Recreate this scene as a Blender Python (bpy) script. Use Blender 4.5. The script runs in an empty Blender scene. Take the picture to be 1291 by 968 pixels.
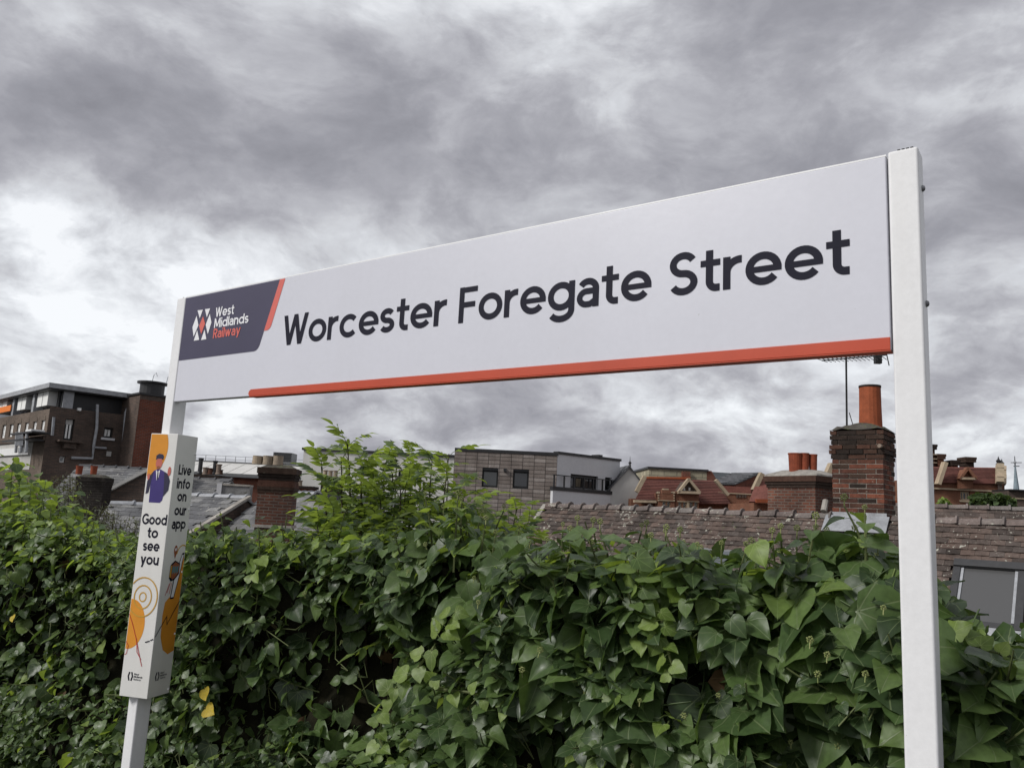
import bpy, math, random
import numpy as np
from mathutils import Matrix, Vector
random.seed(7); RNG = np.random.default_rng(11)
scn = bpy.context.scene; COL = scn.collection
PI = math.pi; V = Vector
# ------------------------------------------------------------------ camera
F_PX, CX, CY = 1007.0, 645.5, 484.0            # photograph 1291 x 968, about a 28 mm lens
PITCH, ROLL, EYE = 0.16269, 0.050666, 7.6      # the platform is an embankment above the town
CAM = V((0, 0, EYE))
cp, sp, cr, sr = math.cos(PITCH), math.sin(PITCH), math.cos(ROLL), math.sin(ROLL)
cam_d = bpy.data.cameras.new('camera'); cam = bpy.data.objects.new('camera', cam_d); COL.objects.link(cam)
fw, up0, ri0 = V((0, cp, sp)), V((0, -sp, cp)), V((1, 0, 0))
ri, up = ri0 * cr + up0 * sr, up0 * cr - ri0 * sr
cam.matrix_world = Matrix(((ri.x, up.x, -fw.x, 0), (ri.y, up.y, -fw.y, 0), (ri.z, up.z, -fw.z, EYE), (0, 0, 0, 1)))
cam_d.sensor_width = 36; cam_d.lens = 36 * F_PX / 1291; cam_d.clip_start = .05; cam_d.clip_end = 20000
scn.camera = cam
def ray(px, py):
    u, v = (px - CX) / F_PX, (CY - py) / F_PX
    r, q = u * cr - v * sr, u * sr + v * cr
    return V((r, cp - q * sp, sp + q * cp))
def at(px, py, depth):                          # the point seen at a pixel, `depth` metres north of the camera
    d = ray(px, py); return CAM + d * (depth / d.y)
def project(p):
    d = p - CAM; w = d.dot(fw)
    return CX + F_PX * d.dot(ri) / w, CY - F_PX * d.dot(up) / w, w
# ------------------------------------------------------------------ sky, sun, exposure
SUN = V((-.74, -.30, .60)).normalized()
sun_d = bpy.data.lights.new('sun', 'SUN'); sun_d.energy = 2.2; sun_d.angle = math.radians(14); sun_d.color = (1, .975, .94)
sun = bpy.data.objects.new('sun', sun_d); COL.objects.link(sun)
sun.rotation_euler = SUN.to_track_quat('Z', 'Y').to_euler(); sun.location = (0, 0, 60)
scn.view_settings.view_transform = 'Standard'; scn.view_settings.look = 'None'
scn.view_settings.gamma = 1; scn.view_settings.use_curve_mapping = False
scn.view_settings.exposure = 0.40
world = bpy.data.worlds.new('World'); scn.world = world; world.use_nodes = True
class NT:
    """short-hand for building a node tree"""
    def __init__(s, tree): s.t = tree; s.n = tree.nodes; s.l = tree.links
    def node(s, typ, **kw):
        n = s.n.new(typ)
        for k, v in kw.items(): setattr(n, k, v)
        return n
    def put(s, sock, v):
        if isinstance(v, bpy.types.NodeSocket): s.l.new(v, sock)
        elif v is not None:
            if hasattr(sock.default_value, '__len__') and not hasattr(v, '__len__'): v = [v] * len(sock.default_value)
            if hasattr(sock.default_value, '__len__') and len(sock.default_value) == 4 and len(v) == 3: v = tuple(v) + (1,)
            sock.default_value = v
    def math(s, op, a, b=None, c=None, clamp=False):
        n = s.node('ShaderNodeMath', operation=op, use_clamp=clamp); s.put(n.inputs[0], a); s.put(n.inputs[1], b)
        if c is not None: s.put(n.inputs[2], c)
        return n.outputs[0]
    def vmath(s, op, a, b=None):
        n = s.node('ShaderNodeVectorMath', operation=op); s.put(n.inputs[0], a)
        if b is not None: s.put(n.inputs[3 if op == 'SCALE' else 1], b)
        return n.outputs['Value' if op in ('DOT_PRODUCT', 'LENGTH') else 0]
    def noise(s, vec, scale, detail=4, rough=.55, dist=0, lac=2.0):
        n = s.node('ShaderNodeTexNoise'); s.put(n.inputs['Vector'], vec); s.put(n.inputs['Scale'], scale)
        s.put(n.inputs['Detail'], detail); s.put(n.inputs['Roughness'], rough); s.put(n.inputs['Distortion'], dist); s.put(n.inputs['Lacunarity'], lac)
        return n.outputs['Fac']
    def ramp(s, fac, stops, interp='LINEAR'):
        n = s.node('ShaderNodeValToRGB'); s.put(n.inputs[0], fac); e = n.color_ramp.elements; n.color_ramp.interpolation = interp
        while len(e) < len(stops): e.new(.5)
        for el, (p, c) in zip(e, stops):
            el.position = p; el.color = (tuple(c) + (1,)) if hasattr(c, '__len__') else (c, c, c, 1)
        return n.outputs[0]
    def maprange(s, v, a, b, c=0., d=1., smooth=False):
        n = s.node('ShaderNodeMapRange', interpolation_type='SMOOTHSTEP' if smooth else 'LINEAR')
        for i, x in enumerate((v, a, b, c, d)): s.put(n.inputs[i], x)
        return n.outputs[0]
    def mix(s, fac, a, b, mode='MIX'):
        n = s.node('ShaderNodeMix', data_type='RGBA', blend_type=mode); s.put(n.inputs[0], fac); s.put(n.inputs[6], a); s.put(n.inputs[7], b)
        return n.outputs[2]
def build_world():
    g = NT(world.node_tree); g.n.clear()
    d = g.node('ShaderNodeTexCoord').outputs['Generated']
    sk = g.node('ShaderNodeTexSky', sky_type='NISHITA', sun_disc=False)
    sk.sun_elevation = math.asin(SUN.z); sk.sun_rotation = math.atan2(SUN.x, SUN.y)
    sep = g.node('ShaderNodeSeparateXYZ'); g.put(sep.inputs[0], d)
    z = g.math('ADD', g.math('ABSOLUTE', sep.outputs[2]), .52)
    cmb = g.node('ShaderNodeCombineXYZ'); g.put(cmb.inputs[0], g.math('DIVIDE', sep.outputs[0], z)); g.put(cmb.inputs[1], g.math('DIVIDE', sep.outputs[1], z)); g.put(cmb.inputs[2], g.math('MULTIPLY', sep.outputs[2], 1.2))
    p = g.vmath('ADD', cmb.outputs[0], SKY_OFF)
    warp = g.node('ShaderNodeTexNoise'); g.put(warp.inputs['Vector'], p); g.put(warp.inputs['Scale'], 3.0); g.put(warp.inputs['Detail'], 3)
    pw = g.vmath('ADD', p, g.vmath('SCALE', g.vmath('SUBTRACT', warp.outputs['Color'], (.5, .5, .5)), .16))
    big = g.noise(pw, 1.5, 2, .5)
    mid = g.noise(pw, 4.0, 9, .60)
    bil = g.math('SMOOTH_MAX', g.math('ABSOLUTE', g.math('SUBTRACT', g.noise(pw, 3.3, 7, .60), .5)), .02, .03)      # rounded, billowing edges
    t = g.math('ADD', g.math('ADD', g.math('MULTIPLY', big, .55), g.math('MULTIPLY', mid, .72)), g.math('SUBTRACT', .0, g.math('MULTIPLY', bil, 1.05)))
    # individual cloud masses and breaks: (direction, angular size, strength)
    for (px, py, size, amt) in BLOBS:
        c = ray(px, py).normalized()
        k = g.vmath('DOT_PRODUCT', d, tuple(c))
        m = g.maprange(k, math.cos(size), 1.0, 0, amt, True)
        t = g.math('ADD', t, m)
    cloud = g.ramp(g.math('MULTIPLY_ADD', t, 1.18, -.09), [(.22, (.20, .202, .228)), (.38, (.25, .252, .282)), (.48, (.302, .304, .335)), (.57, (.378, .383, .414)), (.67, (.50, .512, .54)), (.80, (.76, .77, .785))])
    cloud = g.vmath('SCALE', cloud, 10.0)
    gap = g.maprange(t, .62, .72, .0, .10)
    colr = g.mix(gap, cloud, sk.outputs[0])
    bg = g.node('ShaderNodeBackground'); g.put(bg.inputs[0], colr); bg.inputs[1].default_value = .1
    o = g.node('ShaderNodeOutputWorld'); g.l.new(bg.outputs[0], o.inputs[0])
SKY_OFF = (4.4, 0.7, 8.1)
BLOBS = [(90, 400, .24, .085), (60, 240, .10, .06), (690, 60, .13, .06), (1080, 250, .34, -.04),
         (330, 240, .26, -.07), (1250, 520, .18, .08), (300, 560, .10, .04), (560, 190, .14, -.05), (1250, 90, .09, .05)]
build_world()
world.cycles.sampling_method = 'MANUAL'; world.cycles.sample_map_resolution = 512
# ------------------------------------------------------------------ materials
MATS = {}
def material(name, cols, rough=.6, spec=.3, rnd=1.0, noise=(3., .35), fine=None, bump=None, spots=None, brick=None, metal=0., streak=None, coat=0., leaf=None):
    """cols: 1-4 base colours, picked per piece (rnd) and by noise; brick: (width, height, mortar colour, mortar size)"""
    m = bpy.data.materials.new(name); m.use_nodes = True; g = NT(m.node_tree); MATS[name] = m
    b = g.n['Principled BSDF']
    geo = g.node('ShaderNodeNewGeometry'); oi = g.node('ShaderNodeObjectInfo'); tc = g.node('ShaderNodeTexCoord')
    pos = geo.outputs['Position']; uv = tc.outputs['UV']
    r = g.math('FRACT', g.math('ADD', geo.outputs['Random Per Island'], g.math('MULTIPLY', oi.outputs['Random'], 3.7)))
    h = None
    if brick:
        bw, bh, mc, ms = brick
        bt = g.node('ShaderNodeTexBrick'); g.put(bt.inputs['Vector'], uv); bt.inputs['Scale'].default_value = 1
        bt.inputs['Brick Width'].default_value = bw; bt.inputs['Row Height'].default_value = bh; bt.inputs['Mortar Size'].default_value = ms
        bt.inputs['Mortar Smooth'].default_value = .1; bt.inputs['Bias'].default_value = 0
        g.put(bt.inputs['Color1'], cols[0]); g.put(bt.inputs['Color2'], cols[-1]); g.put(bt.inputs['Mortar'], mc)
        col = bt.outputs['Color']; h = g.math('SUBTRACT', 1, bt.outputs['Fac'])
    elif len(cols) == 1: col = tuple(cols[0])
    else:
        n0 = g.noise(pos, noise[0], 4, .6)
        f = g.math('ADD', g.math('MULTIPLY', r, rnd), g.math('MULTIPLY', n0, 1 - rnd)) if rnd < 1 else r
        col = g.ramp(f, [((i + .5) / len(cols), c) for i, c in enumerate(cols)])
    nz = g.noise(pos, noise[0], 5, .62)
    col = g.mix(1.0, col, g.ramp(nz, [(.25, 1 - noise[1]), (.75, 1 + noise[1] * .5)]), 'MULTIPLY')
    if fine:
        col = g.mix(1.0, col, g.ramp(g.noise(pos, fine[0], 4, .7), [(.3, 1 - fine[1]), (.7, 1 + fine[1] * .5)]), 'MULTIPLY')
    if spots:                                     # lichen, bird lime, chips: (scale, threshold, colour)
        for (sc_, th, c) in spots:
            s_ = g.noise(pos, sc_, 3, .6, .4)
            big = g.noise(pos, sc_ * .17, 2, .5)
            f = g.maprange(g.math('ADD', s_, g.math('MULTIPLY', g.math('SUBTRACT', big, .5), .5)), th, th + .04)
            col = g.mix(f, col, c)
    if streak:                                    # rain streaks running down
        mp = g.node('ShaderNodeMapping'); g.put(mp.inputs[0], pos); mp.inputs['Scale'].default_value = (streak[0], streak[0], streak[0] * .06)
        col = g.mix(g.maprange(g.noise(mp.outputs[0], 1, 4, .6), .5, .75, 0, streak[1]), col, streak[2])
    g.put(b.inputs['Base Color'], col); b.inputs['Roughness'].default_value = rough; b.inputs['Specular IOR Level'].default_value = spec
    b.inputs['Metallic'].default_value = metal; b.inputs['Coat Weight'].default_value = coat
    if bump or h is not None:
        bn = g.node('ShaderNodeBump'); bn.inputs['Strength'].default_value = (bump[1] if bump else .5); bn.inputs['Distance'].default_value = .02
        hh = g.noise(pos, bump[0] if bump else 30, 4, .6)
        if h is not None: hh = g.math('ADD', g.math('MULTIPLY', hh, .4), h)
        g.put(bn.inputs['Height'], hh); g.l.new(bn.outputs[0], b.inputs['Normal'])
    return m
def leaf_material(name, cols, vein, rough=.36, trans=.3, veins=True, spec=.5, pet=(.10, .13, .04)):
    m = bpy.data.materials.new(name); m.use_nodes = True; g = NT(m.node_tree); MATS[name] = m
    b = g.n['Principled BSDF']; out = g.n['Material Output']
    geo = g.node('ShaderNodeNewGeometry'); oi = g.node('ShaderNodeObjectInfo'); tc = g.node('ShaderNodeTexCoord')
    r = g.math('FRACT', g.math('ADD', geo.outputs['Random Per Island'], g.math('MULTIPLY', oi.outputs['Random'], 3.7)))
    pos = geo.outputs['Position']
    f = g.math('ADD', g.math('MULTIPLY', r, .75), g.math('MULTIPLY', g.noise(pos, 2.2, 3), .25))
    col = g.ramp(f, [(.1 + .8 * i / max(1, len(cols) - 1), c) for i, c in enumerate(cols)])
    col = g.mix(1.0, col, g.ramp(g.noise(pos, 45, 3), [(.3, .78), (.7, 1.12)]), 'MULTIPLY')
    sep = g.node('ShaderNodeSeparateXYZ'); g.put(sep.inputs[0], tc.outputs['UV'])
    if veins:                                     # palmate veins from the leaf's foot
        x = g.math('SUBTRACT', sep.outputs[0], .2); y = g.math('SUBTRACT', sep.outputs[1], .5)
        ang = g.math('ARCTAN2', y, x)
        sv = g.math('ABSOLUTE', g.math('SINE', g.math('MULTIPLY', ang, 4.6)))
        rad = g.math('SQRT', g.math('ADD', g.math('MULTIPLY', x, x), g.math('MULTIPLY', y, y)))
        dist = g.math('MULTIPLY', sv, rad)
        vm = g.maprange(dist, .012, .05, .75, 0, True)
        col = g.mix(vm, col, vein)
        hgt = vm
    petiole = g.math('LESS_THAN', sep.outputs[0], .11)
    col = g.mix(petiole, col, pet)
    # the underside is paler and duller
    col = g.mix(g.math('MULTIPLY', geo.outputs['Backfacing'], .55), col, (cols[-1][0] * 1.3 + .02, cols[-1][1] * 1.25 + .03, cols[-1][2] * 1.6 + .02))
    g.put(b.inputs['Base Color'], col)
    g.put(b.inputs['Roughness'], g.math('ADD', rough, g.math('MULTIPLY', g.noise(pos, 30, 2), .18))); b.inputs['Specular IOR Level'].default_value = spec
    bn = g.node('ShaderNodeBump'); bn.inputs['Strength'].default_value = .22; bn.inputs['Distance'].default_value = .006
    hh = g.math('MULTIPLY', g.noise(pos, 28, 2), .7)
    if veins: hh = g.math('SUBTRACT', hh, g.math('MULTIPLY', hgt, .8))
    g.put(bn.inputs['Height'], hh); g.l.new(bn.outputs[0], b.inputs['Normal'])
    tr = g.node('ShaderNodeBsdfTranslucent'); g.put(tr.inputs[0], g.mix(1.0, col, (1.5, 1.5, .6), 'MULTIPLY'))
    mx = g.node('ShaderNodeMixShader'); mx.inputs[0].default_value = trans
    g.l.new(b.outputs[0], mx.inputs[1]); g.l.new(tr.outputs[0], mx.inputs[2]); g.l.new(mx.outputs[0], out.inputs[0])
    return m
def glass(name, col, rough=.06):
    m = bpy.data.materials.new(name); m.use_nodes = True; b = m.node_tree.nodes['Principled BSDF']; MATS[name] = m
    b.inputs['Base Color'].default_value = (*col, 1); b.inputs['Roughness'].default_value = rough; b.inputs['Specular IOR Level'].default_value = .8
    return m
material('white_paint', [(.74, .74, .745)], .38, .45, noise=(5, .05), fine=(60, .05), spots=[(55, .83, (.36, .35, .33))], streak=(14, .22, (.56, .55, .53)), bump=(40, .012))
material('panel_white', [(.575, .58, .635)], .36, .45, noise=(2.5, .03), fine=(40, .02), spots=[(26, .80, (.40, .40, .40)), (70, .80, (.36, .36, .35))], streak=(5, .16, (.50, .50, .53)), bump=(25, .02))
material('panel_edge', [(.80, .80, .80)], .4, .4, noise=(5, .06))
material('navy_print', [(.05, .045, .085)], .42, .4, noise=(6, .1))
material('letter_ink', [(.009, .009, .020)], .6, .15, noise=(6, .1))
material('white_print', [(.74, .74, .76)], .42, .35, noise=(6, .04))
material('coral_print', [(.60, .13, .105)], .42, .35, noise=(6, .06))
material('red_trim', [(.46, .062, .026)], .4, .4, noise=(4, .12), streak=(10, .25, (.40, .06, .03)))
material('box_white', [(.70, .69, .66)], .42, .35, noise=(4, .06), streak=(16, .2, (.52, .50, .46)))
material('orange_print', [(.66, .27, .03)], .45, .3, noise=(14, .1))
material('gold_print', [(.52, .30, .05)], .45, .3, noise=(14, .1))
material('suit_print', [(.05, .035, .17)], .5, .3, noise=(20, .12)); material('dark_suit_print', [(.03, .028, .06)], .5, .3, noise=(20, .12))
material('skin_print', [(.50, .14, .11)], .5, .3, noise=(20, .08)); material('brown_print', [(.28, .09, .04)], .5, .3, noise=(20, .1))
material('teal_print', [(.06, .22, .25)], .5, .3, noise=(20, .1)); material('scarlet_print', [(.45, .03, .03)], .5, .3, noise=(20, .1))
material('bolt_steel', [(.22, .22, .23)], .4, .5, noise=(40, .3), metal=.7)
material('black_plastic', [(.012, .012, .012)], .5, .4, noise=(30, .2))
material('dark_frame', [(.045, .045, .047)], .5, .35, noise=(12, .2))
material('dark_metal', [(.025, .025, .027)], .45, .4, noise=(12, .2))
material('grey_metal', [(.17, .175, .18)], .5, .4, noise=(6, .2), streak=(6, .4, (.09, .09, .09)))
material('lead', [(.30, .31, .33), (.36, .37, .39)], .55, .4, noise=(5, .3), fine=(30, .2), bump=(14, .3))
material('pale_cap', [(.40, .37, .33), (.32, .30, .27)], .85, .2, noise=(4, .5), fine=(40, .2), bump=(20, .3))
material('mortar', [(.34, .31, .27)], .95, .1, noise=(9, .4), fine=(80, .3), bump=(60, .6), streak=(5, .55, (.12, .105, .09)))
material('soot_mortar', [(.075, .07, .062), (.11, .10, .085)], .95, .1, rnd=.2, noise=(9, .4), fine=(80, .3), bump=(60, .7), spots=[(30, .6, (.10, .12, .05))])
material('brick_clay', [(.075, .036, .028), (.17, .062, .040), (.235, .080, .048), (.105, .05, .036)], .9, .15, noise=(11, .45), fine=(70, .3), bump=(60, .5), spots=[(38, .74, (.30, .27, .22))], streak=(7, .35, (.045, .036, .032)))
material('brick_sooty', [(.035, .026, .022), (.065, .042, .032), (.10, .05, .036)], .92, .15, noise=(9, .4), fine=(60, .3), bump=(50, .5), spots=[(30, .70, (.13, .13, .10))])
material('soot_brick', [(.024, .020, .018), (.03, .025, .022)], .92, .15, noise=(5, .4), brick=(.225, .075, (.045, .04, .036), .012))
material('brick_far', [(.16, .062, .040), (.085, .042, .032)], .9, .15, noise=(1.2, .5), brick=(.225, .075, (.15, .12, .10), .012), streak=(3, .5, (.035, .03, .027)))
material('brick_dark', [(.14, .098, .080), (.095, .072, .062)], .9, .15, noise=(.6, .4), brick=(.225, .075, (.08, .07, .06), .010), streak=(1.5, .45, (.03, .026, .024)))
material('brick_brown', [(.17, .13, .105), (.125, .098, .08)], .9, .15, noise=(.5, .35), brick=(.225, .075, (.13, .11, .09), .010), streak=(1.2, .3, (.05, .04, .035)))
material('brick_red', [(.20, .055, .030), (.13, .042, .027)], .9, .15, noise=(.7, .35), brick=(.225, .075, (.16, .11, .09), .010), streak=(1.5, .4, (.07, .03, .022)))
material('brick_hall', [(.22, .088, .053), (.165, .070, .045)], .9, .15, noise=(.8, .35), brick=(.225, .075, (.24, .14, .09), .010), streak=(1.5, .35, (.10, .045, .03)))
material('terracotta', [(.36, .095, .038), (.30, .08, .034)], .75, .2, noise=(7, .35), fine=(50, .15), bump=(40, .2), streak=(9, .45, (.12, .045, .025)))
material('pot_buff', [(.40, .32, .23), (.33, .27, .20), (.27, .21, .17)], .8, .2, noise=(7, .35), fine=(40, .2), bump=(40, .2), streak=(8, .5, (.10, .085, .07)))
material('pot_red', [(.26, .065, .032)], .8, .2, noise=(6, .35), fine=(40, .2), bump=(40, .2), streak=(8, .4, (.10, .03, .02)))
material('roof_clay', [(.075, .060, .053), (.125, .095, .082), (.15, .108, .090), (.105, .086, .077)], .88, .2, noise=(2.2, .45), fine=(26, .3), bump=(40, .5),
         spots=[(15, .655, (.36, .35, .30)), (7, .70, (.10, .105, .06)), (42, .72, (.48, .46, .38))])
material('ridge_clay', [(.15, .125, .115), (.20, .155, .14), (.19, .17, .158)], .88, .2, noise=(3, .4), fine=(30, .3), bump=(40, .5), spots=[(16, .64, (.36, .35, .30)), (30, .72, (.12, .12, .06))])
material('roof_slate', [(.11, .11, .115), (.17, .17, .172), (.235, .232, .228), (.15, .148, .145)], .62, .35, noise=(1.5, .4), fine=(14, .3), bump=(20, .4), spots=[(8, .68, (.34, .33, .30)), (5, .72, (.07, .075, .05))])
material('roof_slate_dark', [(.065, .067, .072), (.10, .10, .107)], .6, .35, noise=(1.5, .4), fine=(14, .3), bump=(20, .3))
material('roof_red', [(.19, .078, .062), (.235, .096, .077), (.155, .068, .056)], .85, .2, noise=(1.1, .35), fine=(9, .25), bump=(12, .4), streak=(2, .4, (.10, .038, .03)))
material('roof_maroon', [(.115, .052, .045), (.155, .066, .055)], .85, .2, noise=(1.1, .35), fine=(9, .25), bump=(12, .4), streak=(2, .4, (.06, .035, .03)))
material('sheet_roof', [(.60, .59, .56)], .45, .4, noise=(.4, .12), streak=(.8, .25, (.48, .46, .43)))
material('render_white', [(.56, .56, .575)], .85, .2, noise=(.5, .08), fine=(8, .06), streak=(1.2, .15, (.44, .44, .44)), bump=(30, .1))
material('render_cream', [(.60, .59, .56)], .85, .2, noise=(.7, .15), streak=(1.2, .3, (.45, .43, .40)))
material('render_grey', [(.45, .44, .42)], .85, .2, noise=(.7, .2), streak=(1.2, .3, (.3, .29, .27)))
material('timber_board', [(.22, .185, .165), (.29, .25, .225), (.19, .16, .142), (.33, .29, .265)], .85, .2, noise=(2, .25), fine=(18, .2), streak=(6, .4, (.12, .09, .08)))
material('stone_cream', [(.44, .35, .25), (.38, .31, .22)], .85, .2, noise=(3, .3), fine=(20, .15), streak=(3, .4, (.20, .15, .10)))
material('stone_buff', [(.40, .36, .26), (.34, .31, .22)], .85, .2, noise=(.9, .35), brick=(.9, .35, (.22, .20, .15), .03), streak=(1.5, .5, (.15, .135, .1)))
material('orange_sheet', [(.75, .20, .03)], .6, .3, noise=(3, .1)); material('window_white', [(.72, .72, .71)], .5, .4, noise=(3, .1)); material('blind_white', [(.78, .78, .76)], .8, .2, noise=(2, .08))
material('copper_green', [(.20, .25, .28)], .7, .3, noise=(2, .3))
material('ground_town', [(.09, .088, .082)], .9, .2, noise=(.05, .4)); material('platform_paving', [(.20, .20, .195)], .85, .2, noise=(1.5, .25), fine=(20, .2), brick=(.6, .6, (.10, .10, .1), .01))
material('soil', [(.05, .045, .03), (.04, .055, .02)], .95, .1, rnd=.1, noise=(.8, .4), fine=(12, .3), bump=(10, .6))
material('hazy_hill', [(.060, .068, .075), (.072, .080, .085)], .95, .1, rnd=.0, noise=(.006, .4))  # grass greyed towards blue; distance haze is put into the colour
material('bark', [(.055, .042, .03), (.08, .062, .045)], .9, .15, noise=(12, .4), fine=(60, .3), bump=(50, .6)); material('bark_green', [(.10, .12, .045)], .7, .25, noise=(12, .3), fine=(60, .2))
material('hedge_shade', [(.012, .012, .007), (.02, .018, .01)], .95, .1, rnd=0, noise=(8, .5), bump=(14, .8)); material('ivy_bud', [(.20, .24, .08), (.28, .30, .12)], .7, .3, noise=(20, .2))
glass('pane_dark', (.012, .013, .016)); glass('pane_grey', (.07, .07, .07), .3); glass('pane_sky', (.10, .11, .12), .04)
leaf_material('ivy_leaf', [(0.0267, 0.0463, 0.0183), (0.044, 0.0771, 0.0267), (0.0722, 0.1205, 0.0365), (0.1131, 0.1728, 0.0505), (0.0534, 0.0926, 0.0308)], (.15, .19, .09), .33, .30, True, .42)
leaf_material('ivy_brown', [(.10, .055, .025), (.16, .095, .04), (.12, .10, .03)], (.2, .13, .06), .6, .2)
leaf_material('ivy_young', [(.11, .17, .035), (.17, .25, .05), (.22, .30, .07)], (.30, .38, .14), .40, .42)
leaf_material('leaf_yellow', [(.55, .40, .02), (.62, .46, .03)], (.6, .5, .12), .5, .4)
leaf_material('sapling_leaf', [(0.042, 0.0744, 0.0264), (0.078, 0.126, 0.0408), (0.144, 0.21, 0.054), (0.24, 0.318, 0.072)], (.2, .28, .1), .42, .42, False)
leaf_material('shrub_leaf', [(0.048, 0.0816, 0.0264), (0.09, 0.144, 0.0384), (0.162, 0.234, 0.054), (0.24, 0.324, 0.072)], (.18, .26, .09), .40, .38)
leaf_material('twig_leaf', [(.06, .072, .04), (.09, .10, .06), (.13, .135, .09)], (.18, .2, .12), .6, .25, False)
leaf_material('far_leaf', [(.035, .06, .018), (.06, .095, .025)], (.1, .15, .05), .6, .3, False)
# ------------------------------------------------------------------ object helpers
ORG = {}
def tag(o, label=None, cat=None, group=None, kind=None):
    if label: o['label'] = label
    if cat: o['category'] = cat
    if group: o['group'] = group
    if kind: o['kind'] = kind
    return o
def thing(name, label, cat, loc=(0, 0, 0), rz=0., group=None):
    o = bpy.data.objects.new(name, None); COL.objects.link(o); o.empty_display_size = .2
    o.location = loc; o.rotation_euler = (0, 0, rz); ORG[o.name] = V(loc) if rz == 0 else V((0, 0, 0))
    return tag(o, label, cat, group)
def org(o): return ORG.get(o.name, V((0, 0, 0))) if o else V((0, 0, 0))
class MB:
    """collects polygons with metre-scaled UVs; build() links them as ONE mesh object (world coordinates unless the parent is rotated)"""
    def __init__(s): s.v = []; s.f = []
    def poly(s, pts):
        i = len(s.v); s.v.extend(V(p) for p in pts); s.f.append(tuple(range(i, i + len(pts)))); return s
    def mesh(s, vs, fs):
        i = len(s.v); s.v.extend(V(p) for p in vs); s.f.extend(tuple(j + i for j in f) for f in fs); return s
    def obox(s, o, x, y, z):                     # a box from a corner and three edge vectors
        o, x, y, z = V(o), V(x), V(y), V(z)
        if x.cross(y).dot(z) < 0: x, y = y, x
        p = [o, o + x, o + x + y, o + y, o + z, o + x + z, o + x + y + z, o + y + z]
        return s.mesh(p, [(0, 3, 2, 1), (4, 5, 6, 7), (0, 1, 5, 4), (1, 2, 6, 5), (2, 3, 7, 6), (3, 0, 4, 7)])
    def box(s, x0, x1, y0, y1, z0, z1): return s.obox((x0, y0, z0), (x1 - x0, 0, 0), (0, y1 - y0, 0), (0, 0, z1 - z0))
    def tube(s, pts, rad, n=8, cap=True):
        pts = [V(p) for p in pts]; rs = rad if hasattr(rad, '__len__') else [rad] * len(pts); rings = []
        i0 = len(s.v)
        for i, p in enumerate(pts):
            t = (pts[min(i + 1, len(pts) - 1)] - pts[max(i - 1, 0)]).normalized()
            a = t.cross(V((0, 0, 1)) if abs(t.z) < .9 else V((1, 0, 0))).normalized(); b = t.cross(a)
            for k in range(n):
                w = 2 * PI * k / n; s.v.append(p + (a * math.cos(w) + b * math.sin(w)) * rs[i])
        for i in range(len(pts) - 1):
            for k in range(n):
                k2 = (k + 1) % n
                s.f.append((i0 + i * n + k, i0 + (i + 1) * n + k, i0 + (i + 1) * n + k2, i0 + i * n + k2))
        if cap:
            s.f.append(tuple(i0 + k for k in range(n))); e = i0 + (len(pts) - 1) * n; s.f.append(tuple(e + k for k in reversed(range(n))))
        return s
    def lathe(s, c, prof, n=16):                 # (radius, z) profile about the vertical through c
        c = V(c); i0 = len(s.v); m = len(prof)
        for r, z in prof:
            for k in range(n):
                a = 2 * PI * k / n; s.v.append(c + V((r * math.cos(a), r * math.sin(a), z)))
        for i in range(m - 1):
            for k in range(n):
                k2 = (k + 1) % n; s.f.append((i0 + i * n + k, i0 + i * n + k2, i0 + (i + 1) * n + k2, i0 + (i + 1) * n + k))
        return s
    def prism(s, poly, d):                       # a polygon pushed along d
        poly = [V(p) for p in poly]; d = V(d); n = len(poly)
        return s.mesh(poly + [p + d for p in poly], [tuple(range(n)), tuple(reversed(range(n, 2 * n)))] + [(k, k + n, (k + 1) % n + n, (k + 1) % n) for k in range(n)])
    def build(s, name, mat, parent=None, smooth=False, bevel=0., local=False):
        o0 = V((0, 0, 0)) if local else org(parent)
        me = bpy.data.meshes.new(name); me.from_pydata([p - o0 for p in s.v], [], s.f)
        uvl = me.uv_layers.new(name='UVMap'); vs = s.v; data = []
        for f in s.f:
            a = V((0, 0, 0))
            for i in range(len(f)): a += vs[f[i]].cross(vs[f[(i + 1) % len(f)]])
            a = a.normalized() if a.length > 1e-12 else V((0, 0, 1))
            if abs(a.z) > .97: ux, uy = V((1, 0, 0)), V((0, 1, 0))
            else: ux = V((0, 0, 1)).cross(a).normalized(); uy = a.cross(ux)
            for i in f: data.extend((vs[i].dot(ux), vs[i].dot(uy)))
        uvl.data.foreach_set('uv', data)
        me.materials.append(MATS[mat]); me.update(calc_edges=True)
        if smooth: me.polygons.foreach_set('use_smooth', [True] * len(me.polygons))
        o = bpy.data.objects.new(name, me); COL.objects.link(o)
        if parent: o.parent = parent; ORG[o.name] = o0
        if bevel:
            b = o.modifiers.new('bevel', 'BEVEL'); b.width = bevel; b.segments = 3; b.limit_method = 'ANGLE'; b.angle_limit = math.radians(40)
            me.polygons.foreach_set('use_smooth', [True] * len(me.polygons)); o.modifiers.new('wn', 'WEIGHTED_NORMAL')
        return o
def piece(name, mesh, mat4, parent):             # one more piece that shares mesh data
    o = bpy.data.objects.new(name, mesh); COL.objects.link(o)
    if parent: o.parent = parent; o.matrix_local = Matrix.Translation(-org(parent)) @ mat4
    else: o.matrix_world = mat4
    return o
def frame(o, x, y, z): return Matrix(((x.x, y.x, z.x, o.x), (x.y, y.y, z.y, o.y), (x.z, y.z, z.z, o.z), (0, 0, 0, 1)))
def mesh_of(mb, name, mat, smooth=False):
    o = mb.build(name, mat, None, smooth); me = o.data; bpy.data.objects.remove(o); return me
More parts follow.
